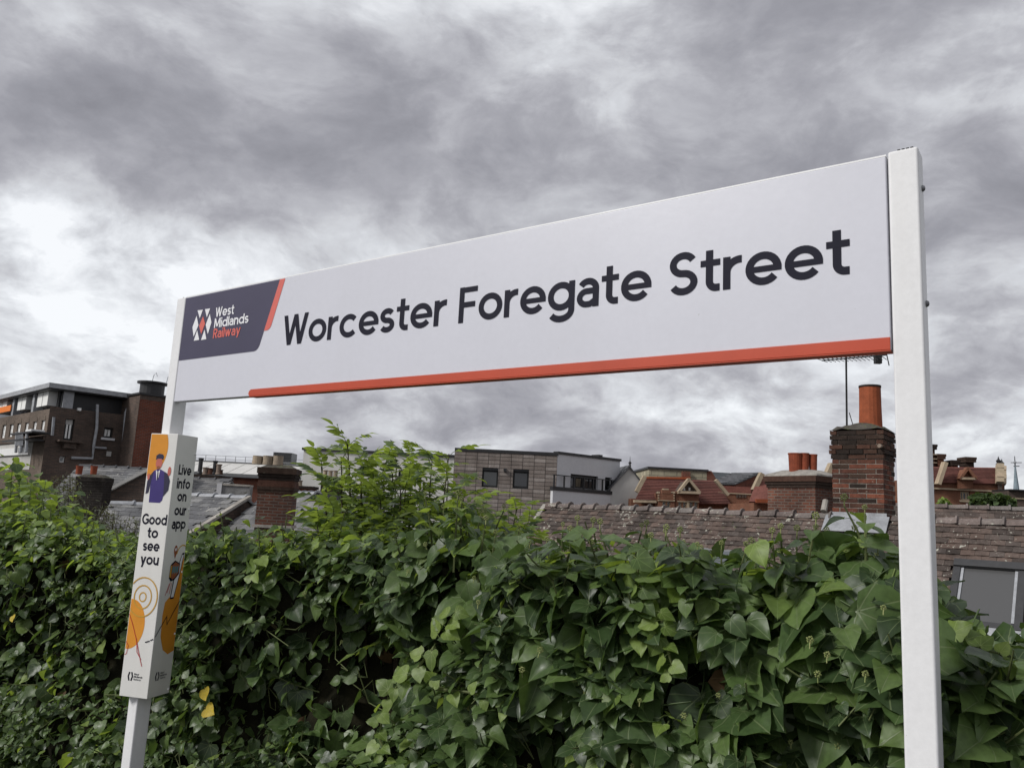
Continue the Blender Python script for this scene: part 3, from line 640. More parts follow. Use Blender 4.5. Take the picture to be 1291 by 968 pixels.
pipe(lb, fr_, [(122, 510), (121, 540), (117, 563), (115.5, 578), (89, 577)], .075, 'lead'); pipe(lb, fr_, [(161, 512), (157.5, 520), (155, 550), (151.5, 582)], .075, 'lead')
pipe(lb, fr_, [(116.5, 564), (133, 565)], .06, 'lead'); pipe(lb, fr_, [(67, 526), (65, 549)], .07, 'lead')
m = MB(); q = fr_.rect(134, 569, 140, 575); bar(m, fr_, *q, .003, .03); m.build('vent', 'render_grey', lb)
m = MB(); q = fr_.rect(97, 514.5, 100.5, 518); bar(m, fr_, *q, .003, .25); m.build('floodlight', 'window_white', lb)
# external stair and ledge with plant at the corner
for (x0, y0, x1, y1) in ((38, 547, 66, 549), (27, 556, 58, 557.6)):
    a, b, c, d = fl.rect(x0, y0, x1, y1); m = MB(); bar(m, fl, a, b, c, d, .1, .9); m.build('landing', 'dark_metal', lb)
for x in (43.5, 50, 57): m = MB(); m.tube([fl.pt(*fl.loc(x, 547), .8), fl.pt(*fl.loc(x - 1.3, 572), .8)], .07, 6); m.build('landing_post', 'lead', lb)
for k in range(7): x = 44 + 1.5 * k; MB().tube([fl.pt(*fl.loc(x, 549), .85), fl.pt(*fl.loc(x - .6, 564), .85)], .03, 5).build('baluster', 'lead', lb)
a, b, c, d = fl.rect(54.5, 543.5, 62, 547); m = MB(); bar(m, fl, a, b, c, d, .2, .8); m.build('air_unit', 'window_white', lb)
# rooftop storey
zr = rel(79, 484, 40).z
fl2, fr2 = Facade(C0 + dr * .0 + fl.n * -.35, dl), Facade(C0 + fr_.n * -.35, dr)
m = MB(); bar(m, fl2, .2, 16, zP + .02, zr - .25, -.3, -.2); m.build('rooftop_wall', 'pane_dark', lb)
for (x0, x1, y0, y1) in ((3, 14.5, 504, 521), (29, 39, 499.5, 517), (54, 67, 494, 512.5)):
    a, b, c, d = fl2.rect(x0, y0, x1, y1); mm = MB(); mid = (a + b) / 2
    bar(mm, fl2, a, mid - .05, c, d, -.19, .25); bar(mm, fl2, mid + .05, b, c, d, -.19, .25); mm.build('glazed_panel', 'blind_white', lb)
for (x0, x1, y0, y1) in ((23, 25.2, 500, 517), (48.5, 51, 495.5, 513)):
    a, b, c, d = fl2.rect(x0, y0, x1, y1); mm = MB(); bar(mm, fl2, a, b, zP + .02, zr - .26, -.19, .28); mm.build('column', 'lead', lb)
a, b, c, d = fl2.rect(5, 513.5, 22, 520.5); mm = MB(); bar(mm, fl2, a, b, c, d, .32, .36); mm.build('banner', 'orange_sheet', lb)
m = MB(); bar(m, fr2, .5, LR + 1.0, zP + .13, zr - .25, -.3, -.2); m.build('rooftop_wall', 'dark_metal', lb)
a, b, c, d = fr2.rect(78.5, 488, 91.5, 512); mm = MB(); bar(mm, fr2, a, b, zP + .13, zr - .26, -.19, .25); mm.build('corner_panel', 'lead', lb)
ov = V((C0.x, C0.y, 0)) + (fl.n + fr_.n) * .25
m = MB(); e0 = V((ov.x, ov.y, zr - .24)); m.prism([e0, e0 + dr * (LR + 1.4), e0 + dr * (LR + 1.4) + dl * 17, e0 + dl * 17], UP * .24); m.build('roof_slab', 'lead', lb)
m = MB(); e0 = V((ov.x, ov.y, zr - .30)) - (fl.n + fr_.n) * .12; m.prism([e0, e0 + dr * (LR + 1.2), e0 + dr * (LR + 1.2) + dl * 16.6, e0 + dl * 16.6], UP * .058); m.build('soffit', 'dark_metal', lb)
# red brick stair tower
T0 = rel(177, 497, 41.2); tw = thing('stair_tower', 'red brick stair tower with a dark water tank on top, behind the left sign post', 'tower', V((T0.x, T0.y, 0)))
m = MB().obox(V((T0.x, T0.y, .004)), dr * 1.9, dl * 2.6, UP * (T0.z - .004))
red = MB().poly([V((T0.x, T0.y, .004)) + fr_.n * .012, V((T0.x, T0.y, .004)) + fr_.n * .012 + dr * 1.9, V((T0.x, T0.y, T0.z - .25)) + fr_.n * .012 + dr * 1.9, V((T0.x, T0.y, T0.z - .25)) + fr_.n * .012])
m.build('wall', 'brick_dark', tw); red.build('front_wall', 'brick_red', tw)
m = MB().obox(V((T0.x, T0.y, T0.z + .002)) - (dl + dr) * .08, dr * 2.06, dl * 2.76, UP * .1); m.build('coping', 'dark_metal', tw)
k0 = T0 + dr * .35 + dl * .9; k0.z = T0.z + .103
m = MB().lathe(k0 + dr * .55, [(.001, 0), (.62, 0), (.62, .62), (.78, .63), (.78, .72), (.001, .8)], 20); m.build('water_tank', 'dark_metal', tw)
for k in range(2): q = k0 + dr * (.5 + .75 * k) + UP * .78; MB().tube([q, q + UP * .35 + dr * .05, q + UP * .5 + dr * .16, q + UP * .3 + dr * .24], .018, 5).build('aerial', 'lead', tw)
# --- slate roofs, left
A, B = rel(100, 587, 33), rel(240, 584, 33.6)
gable_house('slate_house', 'pale slate roof sloping towards us in front of the dark office block', 'house', A, B, 4.2, 2.0, 'brick_dark', 'roof_slate', tile=(.42, .24), ridge='roof_slate_dark', ridge_l=.5, ridge_single=False)
g0 = rel(186, 632, 27); wf = Facade(g0, V((1, .12, 0)))      # dark raking wall in front of the slates
rk = thing('outbuilding', 'dark brick lean-to with a raking pale verge, left of the advert box', 'building', V((g0.x, g0.y, 0)))
q = [wf.pt(*wf.loc(128, 625)), wf.pt(*wf.loc(188, 594)), wf.pt(*wf.loc(235, 570 + 2)), wf.pt(wf.loc(235, 600)[0], .004), wf.pt(wf.loc(128, 625)[0], .004)]
m = MB().prism(q, wf.n * -1.2); m.build('wall', 'brick_dark', rk)
m = MB().prism([q[0] + V((-.1, 0, -.05)), q[1], q[2], q[2] + UP * .12, q[1] + UP * .12, q[0] + V((-.1, 0, .07))], wf.n * .12); m.build('verge', 'render_grey', rk)
A, B = rel(140, 634, 23.5), rel(260, 632, 23.8)
gable_house('low_slate_house', 'low pale slate roof with lead ridge behind the advert box', 'house', A, B, 3.2, 1.9, 'brick_dark', 'roof_slate', tile=(.36, .22), ridge='lead', ridge_l=.6, ridge_single=False)
# dark chimney with two red pots
s0 = rel(92, 640, 25); s1 = rel(126, 640, 25); su = V((1, .05, 0)).normalized(); sn = V((su.y, -su.x, 0))
kh = thing('sooty_chimney', 'sooty dark chimney stack with two short red pots beside the twiggy bush', 'chimney', V((s0.x, s0.y, 0)))
kk = stack(kh, s0, su, sn, s1.x - s0.x, .6, .004, rel(110, 601, 25).z, 'soot_brick', cap='soot_brick', corb=.02)
for px in (99, 117.5): c = rel(px, 599, 24.75); c.z += .03; pot(kh, c, .26, .10, 'pot_red', 1)
# --- house with the three-pot chimney
A, B = rel(215, 623, 25), rel(313, 626.5, 23.6)
hs, su, sn, sdn, snr = gable_house('hipped_slate_house', 'grey slate house with pale lead hips, left of the three-pot chimney', 'house', A, B, 3.0, 1.55, 'brick_dark', 'roof_slate', tile=(.38, .24), ridge='lead', ridge_l=.7, ridge_single=False, verge=.05)
Bz = V((B.x, B.y, A.z)); m = MB().obox(Bz - su * .02 + snr * .01, su * .16, sdn * 3.3, snr * .07); m.build('hip_strip', 'pale_cap', hs)
# the slope beyond the hip, falling away to the right
A2 = Bz + su * .2 - UP * .06; B2 = A2 + su * 3.2
gable_house('far_slate_house', 'darker slate roof running behind the three-pot chimney', 'house', A2 - sn * .2, B2 - sn * .2 - UP * .5, 2.2, 1.5, 'brick_dark', 'roof_slate', tile=(.38, .24), ridge=None, verge=.05)
ck = rel(318, 690, 20.0); cu2 = V((.995, .10, 0)); cn2 = V((cu2.y, -cu2.x, 0)); wid = (rel(360, 640, 20.0) - rel(317, 640, 20.0)).length
kc = thing('tall_chimney', 'tall red brown brick chimney with three grey pots, left of the sapling', 'chimney', V((ck.x, ck.y, 0)))
ztop = rel(337, 589, 20.0).z
ch = stack(kc, ck, cu2, cn2, wid, .75, .004, ztop, 'brick_far', corb=.038)
m = MB()
for k, e in enumerate((.015, .03, .03, .015)): zz = ztop - .62 + .075 * k; m.obox(V((ck.x, ck.y, zz)) - cu2 * e + cn2 * e, cu2 * (wid + 2 * e), cn2 * -(.75 + 2 * e), UP * .073)
m.build('neck_band', 'brick_sooty', ch)
m = MB(); zz = rel(335, 665, 20.0).z; m.obox(V((ck.x, ck.y, zz)) - cu2 * .05 + cn2 * .05, cu2 * (wid + .1), cn2 * -.85, UP * .07); m.build('ledge', 'pale_cap', ch)
for px in (324, 337, 350): c = rel(px, 588, 19.65); c.z = ztop + .05; pot(kc, c, rel(px, 574.5, 19.65).z - c.z, .125, 'pot_buff', 0)
# brick gable house right of it, white rendered gable beyond
A, B = rel(362, 622, 27), rel(400, 633, 24.6)
gable_house('gabled_brick_house', 'small slate roof with red brick gable between the three-pot chimney and the sapling', 'house', A, B, 2.6, 1.9, 'brick_red', 'roof_slate', tile=(.36, .22), ridge='lead', ridge_l=.6, ridge_single=False)
wg = rel(402, 690, 23); wf2 = Facade(wg, V((1, .1, 0)))
wh = thing('rendered_house', 'white rendered wall with a small dark window, seen through the sapling leaves', 'house', V((wg.x, wg.y, 0)))
wr_ = wf2.rect(410, 655, 420, 668); x_end = wf2.loc(520, 650)[0]; zw = wf2.loc(430, 629)[1]
m = MB(); wall_open(m, wf2, 0, x_end, .004, zw, [wr_], .15); m.obox(wf2.pt(0, .004, -.16), wf2.u * x_end, wf2.n * -4, UP * (zw - .004)); m.build('wall', 'render_white', wh)
window(wh, wf2, wr_, 'window_white', 'pane_dark', 2, 1, .05, .12)
m = MB(); bar(m, wf2, -.1, x_end, zw + .002, zw + .12, -4.2, .15); m.build('coping', 'roof_slate_dark', wh)
# --- chimney cluster left, against the sheet-roofed hall
cA, cB = rel(236, 604, 34), rel(283, 604, 34)
gable_house('pot_cluster_house', 'mossy slate roof carrying a cluster of buff chimney pots, right of the advert box', 'house', rel(232, 602.5, 34.4), rel(293, 604, 34.4), 1.8, .75, 'brick_dark', 'roof_slate', tile=(.4, .24), ridge='roof_slate_dark', ridge_l=.6, ridge_single=False)
kq = thing('chimney_row', 'dark brick chimney row with assorted buff pots, right of the advert box', 'chimney', V((cA.x, cA.y, 0)))
MB().obox(V((cA.x, cA.y, .004)) + V((0, .35, 0)), (cB.x - cA.x - .35, 0, 0), (0, .7, 0), (0, 0, rel(260, 598, 34).z - .004)).build('stack', 'brick_sooty', kq)
for px, yt, r, mt in ((258.5, 589, .12, 'pot_buff'), (265.5, 590, .14, 'brick_sooty'), (270, 580.5, .10, 'dark_metal'), (275, 585, .12, 'pot_buff'), (278.2, 592, .09, 'brick_sooty'), (251.5, 577, .1, 'dark_metal')):
    c = rel(px, 598, 34.6); pot(kq, c, rel(px, yt, 34.6).z - c.z, r, mt, 2)
wq = rel(273, 626, 30); m = thing('parapet_wall', 'short white rendered parapet with mossy slates beside the three-pot chimney', 'wall', V((wq.x, wq.y, 0)))
fq = Facade(wq, V((1, 0.05, 0))); mm = MB(); a, b, c, d = fq.rect(273, 609, 279, 626); bar(mm, fq, a, b, .004, d, -.5, 0); mm.build('white_pier', 'render_white', m)
a, b, c, d = fq.rect(279, 612.5, 314, 626); mm = MB(); bar(mm, fq, a, b, .004, d, -.5, -.06); mm.build('wall', 'roof_slate', m)
mm = MB(); bar(mm, fq, a, b, d + .002, d + .07, -.55, -.02); mm.build('coping', 'pale_cap', m)
# --- sheet-roofed hall
q0, q1 = rel(228, 580.5, 62), rel(480, 586.5, 62); q1.z = q0.z
hl = thing('market_hall', 'long hall with white sheet metal roof and guard rail, far behind the chimneys', 'hall', V((q0.x, q0.y, 0)))
hu_ = (q1 - q0).normalized(); hn_ = V((hu_.y, -hu_.x, 0)); Lh = (q1 - q0).length
ze = rel(330, 598.5, 58).z
ef = q0 + hn_ * 4.0; ef.z = ze
m = MB(); m.mesh([q0, q0 + hu_ * Lh, ef + hu_ * Lh, ef, q0 - hn_ * 9, q0 + hu_ * Lh - hn_ * 9], [(0, 3, 2, 1), (0, 1, 5, 4)]); m.build('roof', 'sheet_roof', hl)
m = MB(); sd = (ef - q0)
for k in range(14):
    o = q0 + hu_ * (Lh * (k + .5) / 14) + UP * .004; m.obox(o, hu_ * .05, sd, UP * .02)
m.build('standing_seam', 'sheet_roof', hl)['kind'] = 'stuff'
m = MB().obox(ef + hn_ * .05 - UP * .22, hu_ * Lh, hn_ * .15, UP * .2); m.build('gutter', 'grey_metal', hl)
m = MB().obox(V((ef.x, ef.y, .004)) - hn_ * .3, hu_ * Lh, hn_ * -12, UP * (ze - .25)); m.build('wall', 'brick_red', hl)
m = MB().obox(q0 - UP * .05 + hn_ * .02, hu_ * Lh, hn_ * -.3, UP * .17); m.build('ridge_cap', 'grey_metal', hl)
for k in range(20):
    o = q0 + hu_ * (Lh * (k + .3) / 20) - hn_ * .3; MB().tube([o, o + UP * .55], .022, 5).build('rail_post', 'grey_metal', hl)
for zz in (.28, .54): MB().tube([q0 - hn_ * .3 + UP * zz, q0 - hn_ * .3 + hu_ * Lh + UP * zz], .014, 5).build('rail', 'grey_metal', hl)
a = rel(343.5, 582, 62); b = rel(367.5, 582, 62); m = MB().obox(a - UP * .1, (b.x - a.x, 0, 0), (0, 1.5, 0), (0, 0, .85)); pu = m.build('plant_unit', 'grey_metal', hl)
m = MB()
for k in range(6): m.obox(a + V((.06, -.04, .08 + .12 * k)), (b.x - a.x - .12, 0, 0), (0, .035, 0), (0, 0, .06))
m.build('louvre', 'dark_metal', pu)['kind'] = 'stuff'
# small chimney blocks in front of the hall
for (px0, px1, yt, dep, pots, mt, lab) in ((364, 394, 615, 36, ((371.5, 606), (377.5, 605.5)), 'brick_red', 'low brick chimney with two white pots right of the three-pot chimney'),
                                           (405, 428, 604.5, 40, ((409.5, 592.5), (416, 593), (422.5, 593)), 'brick_sooty', 'dark chimney with three pale pots left of the sapling top')):
    a, b = rel(px0, yt, dep), rel(px1, yt, dep); t_ = thing('low_chimney', lab, 'chimney', V((a.x, a.y, 0)), 0, 'low chimneys in front of the hall')
    MB().obox(V((a.x, a.y, .004)), (b.x - a.x, 0, 0), (0, .9, 0), (0, 0, a.z - .004)).build('stack', mt, t_)
    MB().obox(V((a.x - .06, a.y - .06, a.z + .001)), (b.x - a.x + .12, 0, 0), (0, 1.02, 0), (0, 0, .12)).build('cap', 'brick_sooty', t_)
    for px, y in pots: c = rel(px, yt, dep + .4); c.z = a.z + .12; pot(t_, c, rel(px, y, dep + .4).z - c.z, .12, 'pot_buff', 2)
# --- modern building: timber cladding and white render
mc = rel(703, 571.5, 45); md = thing('modern_building', 'modern flat-roofed block with grey timber cladding and white rendered wing, beyond the sapling', 'building', V((mc.x, mc.y, 0)))
zt = mc.z; f1 = Facade(mc, V((-1, .02, 0))); mr = rel(781.5, 580, 48.3); f2 = Facade(mc, V((mr.x - mc.x, mr.y - mc.y, 0))); L1, L2 = 12.0, f2.loc(781.5, 600)[0]
wn = [f1.rect(607.5, 592.5, 628, 614), f1.rect(646.5, 594, 666.5, 615)]
m = MB(); wall_open(m, f1, 0, L1 - 6.2, .004, zt, wn, .35, -.05); m.build('wall', 'dark_metal', md)
for r in wn: window(md, f1, r, 'black_plastic', 'pane_dark', 1, 1, .1, .22)
rows = 26; bh = .215; nb = 9; cwid = (L1 - 6.2) / nb
bme = {}
for j in range(rows):
    z1 = zt - .14 - j * bh; z0 = z1 - bh + .02
    for i in range(nb):
        segs = [(i * cwid + .012, (i + 1) * cwid - .012)]
        for r in wn:
            if z1 > r[2] and z0 < r[3]:
                ns = []
                for a, b in segs:
                    if b <= r[0] or a >= r[1]: ns.append((a, b))
                    else:
                        if a < r[0] - .03: ns.append((a, r[0]))
                        if b > r[1] + .03: ns.append((r[1], b))
                segs = ns
        for a, b in segs:
            if b - a < .03: continue
            key = round(b - a, 2)
            if key not in bme: bme[key] = mesh_of(MB().box(-key / 2, key / 2, -.02, .02, -bh / 2 + .012, bh / 2 - .012), 'cladding_board', 'timber_board')
            piece('cladding_board', bme[key], frame(f1.pt((a + b) / 2, (z0 + z1) / 2, random.uniform(-.02, .0)), f1.u, UP.cross(f1.u), UP), md)
m = MB(); bar(m, f1, -.05, L1 - 6.2, zt - .12, zt + .04, -.4, .06); m.build('parapet', 'dark_metal', md)
m = MB(); a, b, c, d = f1.rect(635, 590.5, 638.5, 594.5); bar(m, f1, a, b, c, d, .03, .2); m.build('wall_light', 'dark_metal', md)
wr2 = [f2.rect(719.5, 598.8, 754.5, 616), f2.rect(763, 601.8, 771.5, 618)]
m = MB(); wall_open(m, f2, .02, L2, .004, zt - .02, wr2, .3, -.02); m.build('rendered_wall', 'render_white', md)
window(md, f2, wr2[0], 'black_plastic', 'pane_dark', 4, 1, .1, .25); window(md, f2, wr2[1], 'black_plastic', 'pane_dark', 1, 1, .1, .25)
m = MB(); bar(m, f2, .0, L2 + .06, zt - .02, zt + .12, -.35, .05); m.build('coping', 'dark_metal', md)
m = MB(); a, b, c, d = f2.rect(764, 575, 769, 577.5); bar(m, f2, a, b, c, d + .1, -1.2, -.6); m.build('roof_vent', 'dark_metal', md)
m = MB().obox(mc + f1.n * -.4 - UP * (zt - .004) , f1.u * (L1 - 6.2), f1.n * -7, UP * (zt - .1)); m.obox(f2.pt(.1, .004, -.4), f2.u * (L2 - .1), f2.n * -7, UP * (zt - .15)); m.build('roof_deck', 'render_grey', md)
# balcony terrace in front of the white wing
tz = f2.loc(745, 618.5)[1]; d_ = .22
tl, tr_ = f2.loc(700, 620)[0], f2.loc(797, 620)[0]
tf = Facade(f2.pt(0, 0, d_), f2.u); x0, x1 = tf.loc(697, 620)[0], tf.loc(795, 624)[0]
m = MB(); bar(m, tf, x0, x1, .004, tz - .14, -d_ + .03, 0); m.build('terrace_wall', 'render_white', md)
m = MB(); bar(m, tf, x0 - .06, x1 + .06, tz - .138, tz + .06, -d_ + .03, .06); m.build('terrace_edge', 'dark_metal', md)
hr = 1.05 * (tf.loc(745, 604)[1] - tz)
for k in range(9):
    x = x0 + .1 + (x1 - x0 - .2) * k / 8; m = MB(); bar(m, tf, x - .04, x + .04, tz + .061, tz + hr, -.08, -.01); m.build('railing_post', 'dark_metal', md)
m = MB(); bar(m, tf, x0, x1, tz + hr + .001, tz + hr + .05, -.09, 0); m.build('handrail', 'dark_metal', md)
# lower pale block to the left, behind the sapling
lbk = thing('pale_block', 'cream flat-roofed block seen through the top of the sapling', 'building', V((*f1.pt(9, 0).xy, 0)))
zt2 = f1.loc(500, 572)[1] ; m = MB(); r_ = [f1.rect(448, 592, 474, 600), f1.rect(500, 592, 530, 604)]
fb = Facade(f1.pt(0, 0, -.6), f1.u); wall_open(m, fb, L1 - 6.15, 14.5, .004, zt2, r_, .2); m.build('wall', 'render_cream', lbk)
for r in r_: window(lbk, fb, r, 'black_plastic', 'pane_dark', 3, 1, .08, .18)
m = MB(); bar(m, fb, L1 - 6.15, 14.6, zt2 + .002, zt2 + .14, -5, .1); m.build('parapet', 'dark_metal', lbk)
m = MB(); bar(m, fb, L1 - 6.15, 14.5, .004, zt2 - .05, -5, -.25); m.build('core', 'render_grey', lbk)
# --- slate gable with finial right of the modern block
A, B = rel(772, 592, 52), rel(794, 592, 47.5); sg, *_ = gable_house('slate_gable_house', 'small slate gable roof with a finial right of the white rendered wing', 'house', A, B, 1.3, 1.5, 'render_grey', 'roof_slate_dark', tile=(.4, .25), ridge=None)
B.z = A.z; MB().lathe(B - UP * .05, [(.09, 0), (.05, .15), (.1, .22), (.02, .35), (.01, .6)], 8).build('finial', 'dark_metal', sg)
# --- red tiled Victorian building (gables, dormers, cream copings)
def plane_roof(root, px_poly, P, nrm, mat, name, t=.12):
    nrm = V(nrm).normalized(); q = []
    for px, py in px_poly: d = ray(px, py); q.append(CAM + d * ((P - CAM).dot(nrm) / d.dot(nrm)))
    m = MB().prism(q, -nrm * t)
    if m.f and (q[1] - q[0]).cross(q[2] - q[0]).dot(nrm) < 0: m = MB().prism(list(reversed(q)), -nrm * t)
    return m.build(name, mat, root), q
D = 46.
vc = rel(866, 640, D); vb = thing('red_tiled_building', 'red brick Victorian building with red tiled roofs, cream copings and a gabled dormer', 'building', V((vc.x, vc.y, 0)))
vf = Facade(vc, V((1, .03, 0)))
def vrect(x0, y0, x1, y1, o0, o1, mat, name, root=vb, fc=vf):
    m = MB(); bar(m, fc, *fc.rect(x0, y0, x1, y1), o0, o1); return m.build(name, mat, root)
a, b, c, d = vf.rect(799, 629, 930, 640)
m = MB(); bar(m, vf, a, b, .004, vf.loc(860, 631)[1], -7, -.9); m.build('wall', 'brick_hall', vb)
rp = vf.pt(0, vf.loc(860, 632)[1], -.55); rn = vf.n * .8 + UP * .75
ro, q = plane_roof(vb, [(800, 631), (814.5, 602.6), (870, 603.5), (884, 634)], rp, rn, 'roof_red', 'roof')
ro2, q2 = plane_roof(vb, [(884, 634), (871, 605), (902, 605.5), (921, 634.8)], rp + vf.n * .05, rn, 'roof_maroon', 'roof')
# rear slopes so the roof has a back
m = MB(); ra, rb = q[1], q2[2]; rb = V((rb.x, rb.y, rb.z)); m.prism([ra, rb, rb - vf.n * 3.5 - UP * 3.2, ra - vf.n * 3.5 - UP * 3.2], UP * -.1); m.build('rear_roof', 'roof_maroon', vb)
# tile courses as fine ledges
m = MB()
for k in range(1, 15):
    f = k / 15; l0, l1 = q[1].lerp(q[0], f), q[2].lerp(q[3], f); m.obox(l0 + rn.normalized() * .002, l1 - l0, rn.normalized() * .03, (q[0] - q[1]).normalized() * .05)
for k in range(1, 15):
    f = k / 15; l0, l1 = q2[1].lerp(q2[0], f), q2[2].lerp(q2[3], f); m.obox(l0 + rn.normalized() * .002, l1 - l0, rn.normalized() * .03, (q2[0] - q2[1]).normalized() * .05)
m.build('tile_ledge', 'roof_maroon', vb)['kind'] = 'stuff'
def coping(px0, py0, px1, py1, off, w=.22, mat='stone_cream', root=vb, fc=vf, dep=.35):
    a, b = fc.pt(*fc.loc(px0, py0), off), fc.pt(*fc.loc(px1, py1), off); d = (b - a).normalized(); s_ = fc.n.cross(d).normalized()
    MB().obox(a - s_ * w / 2, b - a, s_ * w, fc.n * dep).build('coping', mat, root)
coping(802.5, 620, 812.8, 600.5, -.2, .22); coping(901.8, 605, 917.5, 624, -.15, .16); coping(800, 631.5, 828, 632.2, -.4, .14)
MB().obox(q[1] - UP * .03, q[2] - q[1], UP * .12, vf.n * .12).build('ridge', 'terracotta', vb)
# gabled dormer with paired windows
gw = [vf.rect(855, 632.6, 859.4, 640), vf.rect(861, 632.6, 865.4, 640), vf.rect(869, 632.6, 873.6, 640), vf.rect(875, 632.6, 879.6, 640)]
m = MB(); a, b, c, d = vf.rect(851.6, 619.6, 881, 650); wall_open(m, vf, a, b, c, d, gw, .15); m.obox(vf.pt(a, c, -.2), vf.u * (b - a), vf.n * -2.5, UP * (d - c)); m.build('dormer_wall', 'brick_hall', vb)
for r in gw: window(vb, vf, r, 'stone_cream', 'pane_dark', 1, 2, .05, .12)
for k in range(2):
    vrect((853.4, 866.6)[k], 631.5, (866.8, 881)[k], 632.7, .002, .08, 'stone_cream', 'lintel')
vrect(865.7, 632.8, 868.7, 640, .002, .06, 'stone_cream', 'mullion')
gp = [vf.pt(*vf.loc(855, 620), 0), vf.pt(*vf.loc(879.8, 620.5), 0), vf.pt(*vf.loc(866.8, 606), 0)]
MB().prism([p + vf.n * .01 for p in gp], vf.n * -2).build('gable', 'brick_dark', vb)
coping(854, 620.8, 867, 604, .02, .14); coping(880.6, 621, 866.6, 604, .02, .14); coping(853.5, 620.4, 881, 621.2, .02, .14)
for x in (862.5, 869): vrect(x - 1.2, 614.5, x + 1.2, 618, .012, .06, 'blind_white', 'gable_light')
# stepped oriel to the left of it
ow = [vf.rect(834.5, 632, 839, 640), vf.rect(840.2, 632, 844.8, 640)]
m = MB(); a, b, c, d = vf.rect(829, 622, 850, 650); wall_open(m, vf, a, b, c, d, ow, .15, .1); m.obox(vf.pt(a, c, -.1), vf.u * (b - a), vf.n * -2.2, UP * (d - c)); m.build('oriel_wall', 'brick_hall', vb)
for r in ow: window(vb, vf, r, 'stone_cream', 'pane_dark', 1, 2, .05, .12, .1)
for k, (x0, x1, y0, y1) in enumerate(((828.6, 831.5, 619.5, 622), (848, 850.6, 619.5, 622), (834, 845, 617.5, 622), (836.5, 842.5, 615.8, 617.5))): vrect(x0, y0, x1, y1 - .1, -.4, .12, ('stone_cream', 'stone_cream', 'brick_hall', 'stone_cream')[k], 'parapet')
for x in (829.6, 849.2):
    for y in (623.5, 626.8, 630): vrect(x - .9, y, x + .9, y + 1.6, .1, .13, 'stone_cream', 'quoin')
vrect(829, 630.4, 850, 631.4, .101, .16, 'stone_cream', 'lintel')
# sooty link wall, little vents and lower red roofs to the right
fw2 = Facade(vc + V((0, 1.2, 0)), V((1, .0, 0)))
def wrect(x0, y0, x1, y1, o0, o1, mat, name, base=None):
    a, b, c, d = fw2.rect(x0, y0, x1, y1); m = MB(); bar(m, fw2, a, b, (.004 if base else c), d, o0, o1); return m.build(name, mat, vb)
wrect(905, 622, 968, 650, -3, 0, 'brick_hall', 'link_wall', 1)
wrect(910, 612.5, 951, 622, -2.8, -.6, 'roof_red', 'link_roof'); wrect(905, 621.8, 968, 623, -.5, .06, 'stone_cream', 'string_course')
for k in range(4): wrect(928.2 + 3.4 * k, 623.5, 930.4 + 3.4 * k, 627.5, .002, .05, 'brick_dark', 'vent')
# buff stone block behind
sb = thing('stone_block', 'flat-topped buff stone block rising behind the red tiled roof', 'building', V((*rel(858, 600, 56).xy, 0)))
fs_ = Facade(rel(858, 600, 56), V((1, .03, 0))); a, b, c, d = fs_.rect(818, 592.5, 891, 606); m = MB(); bar(m, fs_, a, b, .004, d, -6, 0); m.build('wall', 'stone_buff', sb)
m = MB(); bar(m, fs_, a - .1, b + .1, d + .002, d + .14, -6.1, .1); m.build('parapet', 'dark_metal', sb)
m = MB().prism([fs_.pt(*fs_.loc(891.2, 593)), fs_.pt(*fs_.loc(897, 593.5)), fs_.pt(*fs_.loc(905, 607)), fs_.pt(fs_.loc(905, 607)[0], .004), fs_.pt(fs_.loc(891.2, 607)[0], .004)], fs_.n * -5); m.build('brick_end', 'brick_red', sb)
m = MB(); a, b, c, d = fs_.rect(859, 594.5, 869, 606); bar(m, fs_, a, b, c, d, .003, .3); m.build('chimney_breast', 'brick_red', sb)
# slate roofs behind
A, B = rel(922, 596.5, 62), rel(958, 597.5, 60)
gable_house('dark_slate_house', 'dark slate roof just left of the cream coping, far behind the near ridge', 'house', A, B, 3, 1.0, 'brick_red', 'roof_slate_dark', tile=(.5, .3), ridge=None)
# red gabled hall ends with cream copings behind the chimneys
for (xa, ya, xb, yb, xr, yr, xe, ye, dep, lab) in ((948.5, 618, 958.5, 597, 1000, 599, 1000, 632, 43, 'red tiled roof with a slanting cream coping left of the three-pot red chimney'),
                                                  (1036.5, 607, 1046, 585, 1120, 588, 1120, 634, 39, 'red tiled roof with a slanting cream coping left of the single-pot chimney')):
    P = rel(xb, yb, dep); t_ = thing('red_gabled_hall', lab, 'building', V((P.x, P.y, 0)), 0, 'red tiled halls with cream copings'); ff = Facade(P, V((1, .04, 0)))
    nn = ff.n * .85 + UP * .6
    plane_roof(t_, [(xa - 4, ye), (xa + 1, ya), (xb, yb + 1), (xr, yr), (xe, ye)], P - ff.n * .1, nn, 'roof_red', 'roof')
    x0_, x1_ = ff.loc(xa - 3, ye)[0], ff.loc(xe, ye)[0]; m = MB(); bar(m, ff, x0_, x1_, .004, ff.loc(xe, ye)[1] - .2, -6, .6); m.build('wall', 'brick_hall', t_)
    coping(xa, ya, xb, yb, .0, .22, root=t_, fc=ff, dep=.4); coping(xa - 4, ye - .5, xe, ye - .2, .8, .18, 'terracotta', t_, ff, .3)
